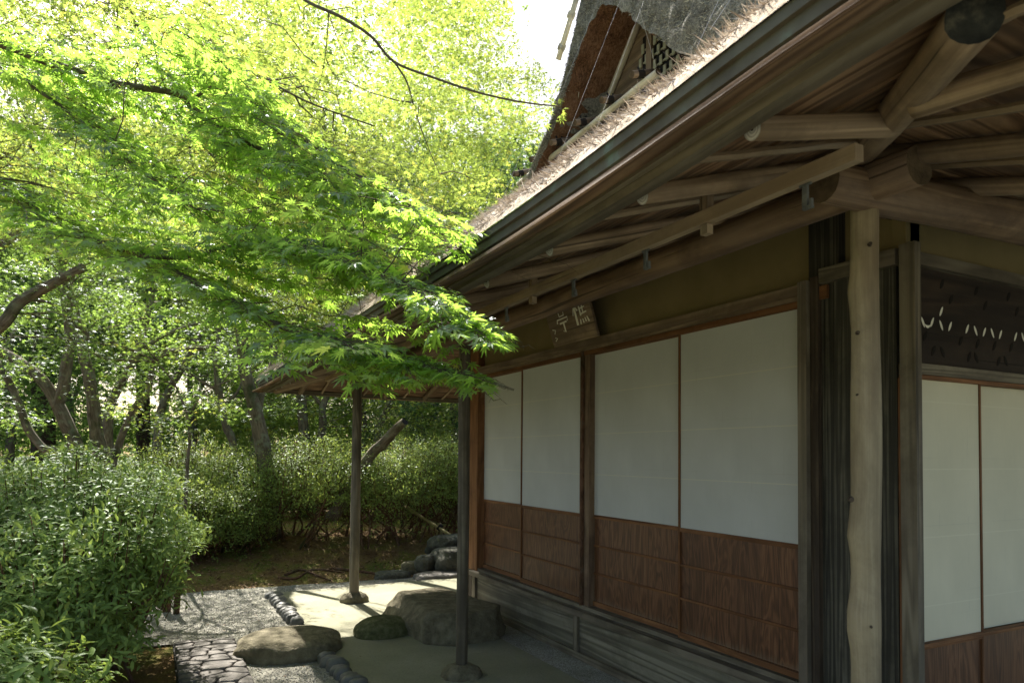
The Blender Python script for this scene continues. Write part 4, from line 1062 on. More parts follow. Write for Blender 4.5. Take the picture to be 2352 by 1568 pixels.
tei = [([(.5, 1.02), (.52, .92)], .03, .03), ([(.1, .84), (.92, .90)], .035, .03), ([(.32, .76), (.34, .60), (.68, .62), (.70, .78), (.32, .76)], .02, .02), ([(.08, .38), (.12, .50), (.92, .53), (.86, .40)], .03, .02),
       ([(.25, .36), (.80, .39)], .03, .03), ([(.54, .37), (.56, .04), (.40, .10)], .035, .02)]
glyph(sho, .60, .26, .30, .56); glyph(tei, .20, .20, .30, .52)
glyph([([(.1, 1.0), (.8, .9), (.4, .6)], .018, .015), ([(.3, .3), (.8, .2), (.2, .0)], .018, .015)], .06, .10, .10, .22)

# ================================================================ VEGETATION
def catmull(P, n=6):
    out = []
    for i in range(len(P) - 1):
        p0, p1, p2, p3 = P[max(i-1, 0)], P[i], P[i+1], P[min(i+2, len(P)-1)]
        for k in range(n):
            t = k / n; out.append(tuple(.5 * ((2*b) + (-a+c)*t + (2*a-5*b+4*c-d_)*t*t + (-a+3*b-3*c+d_)*t**3) for a, b, c, d_ in zip(p0, p1, p2, p3)))
    out.append(tuple(P[-1])); return out
def limb(mb, pix, r0, r1, seg=9, wob=.12, seed=0):
    """pix = list of (px, py, depth); returns node positions"""
    P = catmull([tuple(at(a, b, d=c)) for a, b, c in pix]); n = len(P)
    mb.tube(P, [r0 + (r1 - r0) * (i / (n - 1)) for i in range(n)], seg, wob=wob, seed=seed); return [Vector(p) for p in P]
def rooted(pix, seedr=0):
    """extend a polyline downwards to the ground"""
    a, b, c = pix[0]; p = at(a, b, d=c); return p
def trunk_limb(mb, pix, r0, r1, seed=0):
    P = [tuple(at(a, b, d=c)) for a, b, c in pix]; p0 = Vector(P[0]); d0 = (p0 - Vector(P[1])).normalized()
    gz = .2; k = max(.02, (p0.z - gz)); foot = (p0.x + d0.x * k * .4, p0.y, gz - .15); P = [foot] + P
    P = catmull(P); n = len(P); rad = [(r0 + (r1 - r0) * (i / (n - 1))) * (1 + .35 * max(0, 1 - i / 6)) for i in range(n)]
    mb.tube(P, rad, 14, wob=.16, seed=seed); return [Vector(p) for p in P], Vector(foot)

def clusters_to_leaves(C, per, rad, thick, size, tilt=.25, droop=None, outward=None):
    """C (n,3) cluster centres -> leaf arrays in flat tilted sprays"""
    n = len(C); ax = RG.uniform(0, 6.28, n)
    nrm = np.c_[RG.normal(0, tilt, (n, 2)), np.ones(n)]; nrm /= np.linalg.norm(nrm, axis=1, keepdims=True)
    u = np.c_[np.cos(ax), np.sin(ax), np.zeros(n)]; u -= nrm * (u * nrm).sum(1, keepdims=True); u /= np.linalg.norm(u, axis=1, keepdims=True); v = np.cross(nrm, u)
    N = n * per; idx = np.repeat(np.arange(n), per)
    r = np.sqrt(RG.uniform(0, 1, N)) * rad * np.repeat(RG.uniform(.6, 1.25, n), per); a = RG.uniform(0, 6.28, N)
    # elongate along u
    pu, pv = r * np.cos(a) * 1.25, r * np.sin(a) * .7
    pos = C[idx] + u[idx] * pu[:, None] + v[idx] * pv[:, None] + nrm[idx] * RG.normal(0, thick, N)[:, None]
    pos[:, 2] -= .18 * (r / rad) ** 2 * rad
    d = u[idx] * (np.cos(a) * .7 + .5)[:, None] + v[idx] * np.sin(a)[:, None] + RG.normal(0, .35, (N, 3)); d[:, 2] -= .28
    nn = nrm[idx] + RG.normal(0, .33, (N, 3))
    return pos, d, nn, RG.uniform(size * .65, size * 1.2, N)
def connect(mb, C, nodes, r=.006, frac=1.0, seg=4):
    """thin branches from the nearest limb node to the cluster centres"""
    Nn = np.array([tuple(p) for p in nodes]); 
    for c in C:
        if RG.random() > frac: continue
        dd = Nn - c[None]; q = (dd ** 2).sum(1) + np.where(Nn[:, 2] > c[2] + .1, .6, 0); k = int(np.argmin(q)); p = Vector(Nn[k]); cc = Vector(c); L = (cc - p).length
        if L < .05 or L > 1.9: continue
        mid = p.lerp(cc, .5) + Vector((0, 0, .10 * L)) + Vector(RG.normal(0, .05 * L, 3)); m1 = p.lerp(mid, .5) + Vector(RG.normal(0, .03 * L, 3)); m2 = mid.lerp(cc, .5) + Vector(RG.normal(0, .03 * L, 3))
        rr = r * (1 + L * .8); mb.tube([p, m1, mid, m2, cc], [rr, rr * .8, rr * .62, rr * .45, rr * .25], seg, (False, False))
def shade_gap(C, keep=.0):
    """leave the crown open where the sun reaches the roof and floor: lines of sight of the sun to the sunlit places"""
    return C
def sunhit(C, boxes):
    """true where the sun ray through a cluster lands in one of the boxes (x0,x1,y0,y1,zplane)"""
    s = np.array(SDIR); r = np.zeros(len(C), bool)
    for (x0, x1, y0_, y1_, z) in boxes:
        k = (C[:, 2] - z) / s[2]; x = C[:, 0] - s[0] * k; y = C[:, 1] - s[1] * k
        r |= (k > 0) & (x > x0) & (x < x1) & (y > y0_) & (y < y1_)
    return r
SUNNY = [(1.15, 3.4, 5.5, 7.6, 0.0)]
ROOFS = [(.9, 3.0, .5, 4.7, 2.9)]

# ---- near maple: overhanging branches
nm = thing('maple_tree', 'near maple whose long leafy boughs overhang the path and reach the eaves', 'tree', (-2.6, 1.7, 0))
mb = MB(); nodes = []
L1 = [(-420, 40, 4.0), (-150, 60, 3.7), (0, 100, 3.5), (130, 150, 3.4), (260, 192, 3.35), (400, 213, 3.3), (445, 250, 3.25), (520, 300, 3.15), (610, 350, 3.0), (700, 398, 2.9), (800, 455, 2.8)]
L2 = [(-420, 300, 3.4), (-150, 370, 3.2), (0, 425, 3.05), (90, 487, 2.95), (190, 545, 2.85), (330, 588, 2.75), (430, 640, 2.6), (560, 705, 2.45), (680, 765, 2.3), (800, 800, 2.2), (900, 822, 2.1), (1010, 850, 2.0), (1110, 872, 1.92), (1180, 895, 1.88)]
L3 = [(330, 588, 2.75), (400, 592, 2.72), (470, 582, 2.7), (515, 568, 2.68), (640, 560, 2.6), (760, 590, 2.4), (900, 640, 2.15), (1010, 690, 2.0), (1080, 740, 1.9), (1150, 800, 1.85)]
L4 = [(445, 228, 3.25), (500, 198, 3.2), (580, 240, 3.1), (660, 290, 3.0), (760, 370, 2.85), (880, 430, 2.7), (980, 500, 2.55)]
L5 = [(-100, 100, 3.3), (0, 155, 3.2), (90, 210, 3.1), (200, 290, 3.0), (320, 390, 2.9), (450, 480, 2.8)]
for L_, r0, r1 in ((L1, .026, .006), (L2, .017, .0028), (L3, .009, .0022), (L4, .008, .003), (L5, .010, .003)):
    nodes += limb(mb, L_, r0, r1, 8, .1, r0 * 100)
# stem outside the frame that carries the boughs
pA, pB_ = at(-420, 40, d=4.0), at(-420, 300, d=3.4)
base = Vector((-2.9, 2.0, 0)); fork = Vector((-2.75, 2.2, 1.6)); mb.tube(catmull([tuple(base), (-2.8, 2.1, .8), tuple(fork), tuple(fork.lerp(pA, .5)), tuple(pA)]), [.10 - .07 * i / 24 for i in range(25)], 12, wob=.15)
mb.tube(catmull([tuple(fork), tuple(fork.lerp(pB_, .5)), tuple(pB_)]), [.05 - .03 * i / 12 for i in range(13)], 10, wob=.15)
BORDER = [(-60, -60), (420, -60), (560, 60), (700, 300), (860, 400), (1000, 490), (1130, 520), (1060, 600), (1075, 690), (1165, 745), (1185, 820), (1120, 870), (1150, 905), (1090, 905), (930, 915), (800, 905), (640, 900), (520, 850), (350, 790), (200, 720), (80, 640), (-60, 600)]
def spray(start, dirv, L, size, nl, out):
    """one flat spray: a twig with opposite leaves and short side twigs"""
    d = dirv.normalized(); side = d.cross(Vector((0, 0, 1))).normalized(); pts = []
    for i in range(7):
        k = i / 6; pts.append(start + d * (L * k) + Vector((0, 0, -.16 * L * k * k)) + side * (.05 * L * math.sin(k * 4 + start.x * 9)))
    out['tw'].append((pts, .0022))
    def lv(p, dv):
        out['p'].append(p); out['d'].append(dv); out['n'].append(Vector((random.gauss(0, .38), random.gauss(0, .38), 1)))
        out['s'].append(size * random.uniform(.6, 1.15))
    for i in range(1, 7):
        p = pts[i]
        for sg in (-1, 1):
            sv_ = (d * random.uniform(.3, .8) + side * sg).normalized(); sl = L * random.uniform(.16, .42) * (1 - .35 * i / 6)
            q = p + sv_ * sl + Vector((0, 0, -.12 * sl)); out['tw'].append(([p, p.lerp(q, .5) + Vector((0, 0, .01)), q], .0012))
            for k in range(nl):
                f = (k + .6) / nl; pp = p.lerp(q, f)
                dv = sv_ * .7 + side.lerp(d, .5) * random.uniform(-.9, .9) + Vector((0, 0, random.uniform(-.5, .05))); lv(pp + dv * .012, dv)
    lv(pts[-1], d + Vector((0, 0, -.3)))
out = dict(tw=[], p=[], d=[], n=[], s=[])
def grow_sprays(Ls, step, reach, size, nl, border, bias=Vector((.75, -.25, -.1)), out=out):
    for L_ in Ls:
        P = [Vector(p) for p in catmull([tuple(at(a, b, d=c)) for a, b, c in L_], 10)]; acc = 0
        for a, b in zip(P[:-1], P[1:]):
            acc += (b - a).length
            while acc > step:
                acc -= step; tg = (b - a).normalized()
                for sg in (-1, 1):
                    sd_ = tg.cross(Vector((0, 0, 1))).normalized() * sg
                    dv = (tg * random.uniform(.5, 1.1) + sd_ * random.uniform(.3, 1.0) + bias * .3 + Vector((0, 0, random.uniform(-.15, .25))))
                    ln = reach * random.uniform(.5, 1.15); c = a + dv.normalized() * ln * .6
                    px, py, dd = proj(np.array([tuple(c)])); 
                    if inpoly(px, py, border)[0] and dd[0] > 1.3: spray(Vector(a), dv, ln, size, nl, out)
grow_sprays([L1, L4, L5], .11, .50, .045, 3, BORDER)
grow_sprays([L2[:10], L3[:6]], .08, .42, .043, 3, BORDER)
grow_sprays([L2[8:], L3[4:]], .050, .21, .040, 2, BORDER)
# extra sprays filling the bough zone, hung on twigs from the limbs
ZONE = [(-60, 60), (200, 0), (430, 20), (560, 200), (760, 370), (980, 500), (1100, 560), (1010, 640), (900, 700), (760, 790), (600, 760), (430, 700), (250, 640), (60, 560), (-60, 520)]
q = sample_poly(ZONE, 125); dpt = 3.7 - .0013 * q[:, 0] + RG.normal(0, .22, len(q)); C = rays(q[:, 0], q[:, 1], np.clip(dpt, 1.9, 4.6))
connect(mb, C, nodes, .0025, 1.0)
for c in C: spray(Vector(c), Vector((.8 + random.gauss(0, .4), -.1 + random.gauss(0, .5), random.uniform(-.25, .15))), random.uniform(.25, .5), .044, 3, out)
for pts, r in out['tw']: mb.tube(pts, [r * (1 - .6 * i / (len(pts) - 1)) for i in range(len(pts))], 3, (False, False))
mb.build('trunk', M_TWIG, nm, True)
A_ = lambda k: np.array([tuple(v) for v in out[k]])
P = A_('p'); px, py, dd = proj(P); k = inpoly(px, py, BORDER) & (dd > 1.2)
print('near maple leaves', k.sum())
leaves('crown', TP_FINE, P[k], A_('d')[k], A_('n')[k], np.array(out['s'])[k], L_NEAR, nm)

# ---- second maple: bright backlit crown behind the near boughs
m2 = thing('maple_tree', 'tall maple with bright yellow-green backlit foliage left of the thatched gable', 'tree', (-.3, 7.0, 0))
mb = MB(); nodes = []
K1 = [(560, -160, 6.6), (640, -60, 6.2), (700, 0, 6.0), (780, 38, 5.8), (850, 82, 5.7), (905, 142, 5.6), (1000, 180, 5.4), (1100, 213, 5.2), (1200, 235, 5.05), (1290, 245, 4.95)]
K2 = [(755, 25, 5.9), (752, 80, 5.9), (742, 160, 5.9), (715, 250, 5.9)]
K3 = [(905, 142, 5.6), (935, 190, 5.55), (955, 260, 5.5), (980, 330, 5.45), (1010, 400, 5.4)]
K4 = [(200, -120, 7.0), (280, 0, 6.8), (350, 75, 6.6), (430, 115, 6.4), (500, 140, 6.3), (560, 160, 6.2), (640, 200, 6.1), (720, 240, 6.0), (860, 290, 5.8)]
K5 = [(-100, 420, 6.2), (60, 330, 6.3), (200, 300, 6.3), (330, 260, 6.3), (480, 330, 6.2), (640, 420, 6.0), (820, 470, 5.8), (1000, 500, 5.6)]
K6 = [(640, 420, 6.0), (760, 520, 6.2), (900, 560, 6.4)]
for L_, r0, r1 in ((K1, .017, .005), (K2, .006, .002), (K3, .008, .002), (K4, .020, .006), (K5, .024, .006), (K6, .014, .005)): nodes += limb(mb, L_, r0, r1, 8, .1, r0 * 99)
st = catmull([(-.9, 7.3, -.1), (-.8, 7.3, 1.5), (-.7, 7.1, 3.4), tuple(at(200, -60, d=7.0)), tuple(at(560, -160, d=6.6))])
mb.tube(catmull([(-3.2, 6.8, 0), (-3.0, 6.6, 2.2), (-2.9, 6.3, 4.5), (-2.4, 6.3, 6.0), tuple(at(200, -120, d=7.0))]), .10, 12, wob=.2)
mb.tube(catmull([(-2.9, 6.3, 4.5), tuple(at(-100, 420, d=6.2))]), .045, 10, wob=.2); mb.tube(catmull([(-2.4, 6.3, 6.0), (-1.4, 6.3, 7.2), tuple(at(560, -160, d=6.6))]), .055, 10, wob=.2)
B2 = [(-60, -80), (560, -80), (600, 40), (700, -80), (1180, -80), (1165, 60), (1215, 120), (1255, 175), (1318, 195), (1325, 235), (1290, 280), (1262, 310), (1240, 290), (1190, 345), (1150, 395), (1140, 470), (1120, 530), (1010, 600), (950, 640), (900, 680), (800, 780), (720, 800), (600, 700), (400, 600), (200, 600), (-60, 560)]
q = sample_poly(B2, 1150); dpt = RG.uniform(5.0, 8.2, len(q)); dpt = np.where(q[:, 0] > 880, np.where(RG.random(len(q)) < .12, RG.uniform(4.9, 5.6, len(q)), RG.uniform(7.8, 10.8, len(q))), dpt); C = rays(q[:, 0], q[:, 1], dpt)
edge = (q[:, 0] > 560) & (q[:, 1] < 120) & (RG.random(len(q)) < .1); C = C[~edge]
C = C[~(sunhit(C, [(.9, 2.8, .5, 4.6, 2.9)]) & (RG.random(len(C)) < .85))]
C = C[~(sunhit(C, [(-1.5, 1.2, 1.2, 3.6, 2.6), (-1.5, 1.6, 1.0, 3.6, 3.1), (-1.4, .5, 2.4, 5.6, 1.4), (-.5, 1.1, 5.8, 7.9, 0)]) & (RG.random(len(C)) < .62))]
connect(mb, C[::2], nodes, .004, .9); mb.build('trunk', M_TWIG, m2, True)
pos, d, n_, sz = clusters_to_leaves(C, 75, .30, .03, .046)
px, py, dd = proj(pos); k = inpoly(px, py, [(a + (8 if a > 1000 else 0), b) for a, b in B2])
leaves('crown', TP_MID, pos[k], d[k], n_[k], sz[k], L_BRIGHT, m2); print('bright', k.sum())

# ---- trees beyond the hedge
def tree(name, label, limbs, poly, dr, ncl, per, rad, size, mat, bmat=M_BARK, tpl=TP_MID, group=None, cut=None, tw=.006, thick=.05, tilt=.25, extra=None):
    mb = MB(); nodes = []; foot = None
    for i, (L_, r0, r1) in enumerate(limbs):
        if i == 0: n2, foot = trunk_limb(mb, L_, r0, r1, len(label) * .1)
        else: n2 = limb(mb, L_, r0, r1, 10, .18, i + len(label) * .1)
        nodes += n2
    t = thing(name, label, 'tree', (foot.x, foot.y, .2), group)
    C = np.zeros((0, 3)); ncl = int(ncl * 1.5)
    for pl, d_, nc in ([(poly, dr, ncl)] + (extra or [])):
        q = sample_poly(pl, nc); C = np.vstack([C, rays(q[:, 0], q[:, 1], RG.uniform(d_[0], d_[1], nc))])
    if cut: C = C[~(sunhit(C, cut[0]) & (RG.random(len(C)) < cut[1]))]
    C = C[~(sunhit(C, [(-1.4, .5, 2.4, 5.6, 1.4), (-.5, 1.1, 5.8, 7.9, 0), (-1.5, 5, 8, 11, 1.6), (0, 4.5, 8, 9.6, .1)]) & (RG.random(len(C)) < .42))]
    C = C[~(sunhit(C, [(-.3, 4.5, 7.9, 9.6, .1), (.9, 3.4, 5.4, 7.7, 0)]) & (RG.random(len(C)) < .45))]
    C = C[C[:, 2] > .8]
    connect(mb, C[::2], nodes, tw, .8); mb.build('trunk', bmat, t, True)
    pos, d, n_, sz = clusters_to_leaves(C, per, rad, thick, size, tilt)
    leaves('crown', tpl, pos, d, n_, sz, mat, t); return t
cutS = (SUNNY + ROOFS, .93)
T = [
 ('forked grey trunk maple at the far left, lichen on its bark', [([(180, 1058, 8.6), (160, 990, 8.6), (129, 923, 8.6), (97, 874, 8.6), (42, 829, 8.7), (-30, 790, 8.8)], .095, .05), ([(129, 935, 8.6), (146, 890, 8.6), (155, 823, 8.6), (161, 780, 8.6), (150, 690, 8.6), (140, 600, 8.7), (120, 500, 8.8), (110, 380, 9)], .075, .03)],
  [(-80, 300), (330, 250), (360, 620), (200, 720), (-80, 780)], (7.8, 10), 85, 60, .42, .05, L_MID),
 ('dark mossy maple trunk with a hollow knot, right of the forked one', [([(232, 1058, 9.4), (222, 1000, 9.4), (213, 920, 9.4), (203, 860, 9.4), (193, 820, 9.4), (185, 780, 9.4), (174, 740, 9.4), (165, 690, 9.4), (152, 640, 9.5), (148, 560, 9.6), (155, 460, 9.8)], .095, .045), ([(193, 810, 9.4), (197, 770, 9.4), (180, 735, 9.3), (172, 690, 9.3)], .05, .03)],
  [(60, 420), (450, 380), (520, 700), (330, 760), (80, 700)], (8.8, 11), 90, 60, .42, .05, L_MID),
 ('pale leaning maple trunk that bends at mid height', [([(250, 1068, 10.4), (248, 1000, 10.4), (252, 936, 10.4), (274, 887, 10.4), (309, 823, 10.4), (329, 765, 10.5), (345, 690, 10.6), (360, 600, 10.8)], .085, .035), ([(300, 840, 10.4), (330, 800, 10.5), (400, 760, 10.7), (470, 740, 11)], .04, .02)],
  [(240, 560), (560, 520), (640, 780), (450, 830), (250, 780)], (9.5, 12.5), 80, 60, .45, .05, L_MID),
 ('slim curving maple stem standing close behind the left bush', [([(258, 1068, 8.1), (268, 1040, 8.1), (280, 1000, 8.1), (309, 936, 8.1), (338, 905, 8.1), (345, 871, 8.1), (352, 840, 8.1), (374, 816, 8.1), (419, 803, 8.1), (480, 800, 8.2)], .05, .02), ([(352, 842, 8.1), (330, 815, 8.0), (290, 800, 7.9), (230, 790, 7.8)], .018, .008)],
  [(180, 770), (480, 770), (560, 900), (420, 1000), (300, 970), (180, 830)], (7.4, 8.8), 14, 60, .30, .045, L_BRIGHT),
 ('straight leaning maple trunk in the gap left of centre', [([(358, 1052, 12), (364, 1000, 12), (367, 952, 12), (393, 887, 12), (432, 823, 12), (470, 740, 12.3), (500, 640, 12.6)], .085, .04)],
  [(380, 600), (760, 560), (800, 820), (560, 880), (400, 800)], (11, 14), 85, 55, .5, .055, L_MID),
 ('dark slender maple trunk in the middle of the wood', [([(535, 1025, 11.5), (520, 980, 11.5), (503, 903, 11.5), (498, 830, 11.5), (505, 740, 11.7), (520, 640, 12)], .075, .035), ([(503, 895, 11.5), (470, 880, 11.4), (430, 850, 11.3), (400, 820, 11.3)], .03, .012), ([(512, 930, 11.5), (545, 900, 11.5), (560, 860, 11.6)], .03, .012)],
  [(430, 640), (700, 600), (760, 900), (560, 980), (420, 900)], (10.5, 13), 75, 55, .45, .052, L_MID),
 ('stout grey maple trunk rising through the middle of the hedge', [([(628, 1250, 9.3), (622, 1150, 9.3), (612, 1080, 9.3), (603, 1020, 9.3), (590, 960, 9.3), (575, 900, 9.3), (560, 840, 9.4), (555, 740, 9.6)], .135, .07), ([(590, 960, 9.3), (600, 900, 9.4), (620, 850, 9.5), (640, 780, 9.7)], .06, .03)],
  [(430, 560), (820, 560), (860, 780), (700, 860), (500, 860)], (8.8, 11), 95, 60, .42, .05, L_MID),
 ('brown maple trunk seen under the far eave, left of the eave post', [([(735, 1020, 12.5), (742, 980, 12.5), (740, 940, 12.5), (752, 900, 12.6), (770, 820, 12.8)], .085, .05), ([(742, 935, 12.5), (715, 900, 12.6), (700, 850, 12.8)], .04, .02)],
  [(600, 850), (900, 840), (1060, 930), (1040, 1000), (800, 990), (620, 960)], (11.5, 15), 60, 55, .45, .055, L_BRIGHT),
 ('thin maple trunk seen between the two eave posts', [([(868, 1000, 13.5), (880, 960, 13.5), (900, 910, 13.6), (915, 850, 13.8)], .08, .05), ([(930, 990, 14), (940, 950, 14), (960, 900, 14)], .05, .03)],
  [(860, 900), (1100, 900), (1130, 1010), (900, 1010)], (12, 16), 55, 55, .45, .055, L_BRIGHT),
 ('bare sloping maple stem leaning in from the left edge', [([(139, 1064, 8.2), (100, 1030, 8.2), (64, 984, 8.2), (45, 930, 8.2), (26, 887, 8.2), (0, 842, 8.2), (-60, 760, 8.3)], .055, .03)],
  [(-80, 760), (60, 740), (120, 860), (60, 1000), (-80, 960)], (7.6, 9.5), 22, 60, .36, .048, L_MID),
]
for lab, limbs, poly, dr, ncl, per, rad, size, mat in T:
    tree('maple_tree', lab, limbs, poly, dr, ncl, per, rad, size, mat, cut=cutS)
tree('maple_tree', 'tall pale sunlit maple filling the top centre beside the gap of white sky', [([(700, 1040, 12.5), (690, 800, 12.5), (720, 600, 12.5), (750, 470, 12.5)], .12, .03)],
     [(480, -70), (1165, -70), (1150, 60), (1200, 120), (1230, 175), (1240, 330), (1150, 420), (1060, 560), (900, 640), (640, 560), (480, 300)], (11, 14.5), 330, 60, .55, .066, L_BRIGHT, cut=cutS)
tree('maple_tree', 'young maple whose thin leafy sprays veil the trunks behind the left bush', [([(430, 1075, 7.9), (436, 1010, 7.9), (428, 950, 7.9), (400, 880, 7.9), (360, 830, 7.8)], .022, .008), ([(432, 960, 7.9), (470, 900, 7.8), (540, 870, 7.7)], .012, .005)],
     [(-60, 780), (300, 740), (640, 820), (700, 930), (560, 1000), (380, 960), (150, 960), (-60, 940)], (7.2, 8.2), 30, 62, .30, .042, L_MID, cut=cutS, tilt=.15)
# big bough entering from the left edge belongs to a maple just outside the frame
tree('maple_tree', 'maple with a thick smooth bough crossing the left edge at mid height', [([(-300, 1000, 6.6), (-230, 900, 6.6), (-120, 820, 6.6), (0, 749, 6.6), (45, 694, 6.6), (113, 655, 6.6), (193, 613, 6.6)], .085, .04), ([(-200, 690, 7), (-80, 620, 7), (0, 565, 7), (60, 525, 7), (135, 505, 7), (240, 495, 7)], .06, .02)],
     [(-120, 450), (300, 420), (330, 700), (120, 790), (-120, 760)], (6.4, 8), 34, 60, .34, .046, L_MID, cut=cutS)
# pruned stub leaning out of the hedge
pr = MB(); foot = at(846, 1060, d=9.2); Pn = catmull([tuple(at(760, 1190, d=9.2)), tuple(at(846, 1052, d=9.2)), tuple(at(880, 1018, d=9.1)), tuple(at(905, 990, d=9.0)), tuple(at(930, 968, d=8.9))])
stt = thing('tree_stump', 'pruned leaning maple limb with a cut end rising out of the hedge', 'tree stump', (foot.x, foot.y, .2)); pr.tube(Pn, [.085 - .035 * i / (len(Pn) - 1) for i in range(len(Pn))], 12, wob=.2, capmi=1); pr.build('trunk', [M_BARK, M_BLACK], stt, True)
tree('broadleaf_tree', 'very tall dull green tree standing behind all the maples at the top left', [([(380, 1050, 32), (376, 800, 32), (390, 560, 32), (384, 400, 32)], .26, .12)],
     [(-120, -90), (700, -90), (760, 200), (800, 620), (-120, 620)], (30, 36), 420, 48, 1.55, .17, L_MID, tpl=TP_CLUMP, cut=cutS, tilt=.4, thick=.12)
tree('broadleaf_tree', 'very tall tree behind the pale maple, left of the gap of white sky', [([(960, 1050, 32), (962, 800, 32), (950, 560, 32), (955, 420, 32)], .26, .12)],
     [(640, -90), (1130, -90), (1130, 80), (1175, 200), (1210, 330), (1120, 480), (900, 640), (640, 640)], (30, 35), 230, 48, 1.55, .17, L_MID, tpl=TP_CLUMP, cut=cutS, tilt=.4, thick=.12)
# conifers at the back left
for lab, px_, py_, dpt, r, wpx in (('broad dark conifer trunk behind the maples at the far left', 100, 1060, 17, .30, 260), ('tall dark conifer in the gap left of centre', 330, 1060, 20, .22, 220), ('dark conifer behind the middle of the wood', 700, 1040, 22, .22, 260)):
    limbs = [([(px_, py_, dpt), (px_ - 2, 800, dpt), (px_ + 4, 560, dpt), (px_ + 6, 300, dpt)], r, r * .5)]
    tree('conifer_tree', lab, limbs, [(px_ - wpx, 400), (px_ + wpx, 400), (px_ + wpx, 760), (px_ - wpx, 860)], (dpt - 1.5, dpt + 2), 70, 60, .75, .085, L_DARK, M_CONB, TP_CLUMP, cut=cutS, tilt=.5, thick=.12)
# mid and far background trees, each with a thin trunk
k = 0
bgs = [(-120, 16, 'dark'), (20, 14, 'mid'), (160, 18, 'mid'), (440, 17, 'bright'), (580, 16, 'bright'), (690, 18, 'bright'), (830, 17, 'bright'), (960, 16, 'mid'), (1080, 18, 'bright'), (1200, 19, 'mid'), (1040, 13.5, 'dark'), (620, 24, 'mid')]
lab_b = ['dark leafy tree at the left edge behind the bare sloping stem', 'leafy tree behind the forked trunk, dull green', 'far tree filling the space behind the hollow trunk', 'bright green tree behind the white gap left of centre', 'bright leafy tree in the sunlit middle of the wood', 'sunlit yellow-green tree left of the far eave corner', 'sunlit tree seen under the far eave between the posts', 'green tree seen under the eave behind the pruned limb', 'bright tree above the roof slope, left of the gable', 'far tree hidden mostly by the thatched roof', 'dark green tree beside the middle eave post', 'hazy tree at the very back of the wood']
for (px_, dpt, kd), lab in zip(bgs, lab_b):
    mat = dict(dark=L_DARK, mid=L_MID, bright=L_BRIGHT)[kd]
    limbs = [([(px_, 1060, dpt), (px_ + 6, 980, dpt), (px_ - 4, 880, dpt), (px_ + 12, 740, dpt)], .10, .05), ([(px_ + 2, 930, dpt), (px_ + 40, 850, dpt), (px_ + 70, 760, dpt)], .05, .02)]
    ytop = 420 if px_ < 1000 else 330
    tree('broadleaf_tree', lab, limbs, [(px_ - 170, ytop), (px_ + 170, ytop), (px_ + 190, 800), (px_ + 150, 1010), (px_ - 150, 1010), (px_ - 190, 800)], (dpt - 1.6, dpt + 1.8), 95 if px_ != 440 else 60, 45, .62, .085, mat, M_BARK, TP_CLUMP, cut=cutS, thick=.10, tilt=.4)
# far wood: one mass
qp = np.vstack([sample_poly([(-700, 250), (1250, 330), (2000, 640), (2000, 1030), (-700, 1030)], 6500), sample_poly([(-700, 950), (2000, 950), (2000, 1040), (-700, 1040)], 500)])
gap = (qp[:, 0] > 110) & (qp[:, 0] < 470) & (qp[:, 1] > 840) & (qp[:, 1] < 955); qp = qp[~(gap & (RG.random(len(qp)) < .65))]
C = rays(qp[:, 0], qp[:, 1], RG.uniform(25, 34, len(qp)))
pos, d, n_, sz = clusters_to_leaves(C, 34, 1.1, .25, .17, .5)
tag(leaves('distant_wood', TP_CLUMP, pos, d, n_, sz, L_MID, None), 'far off mass of green woodland', kind='stuff')

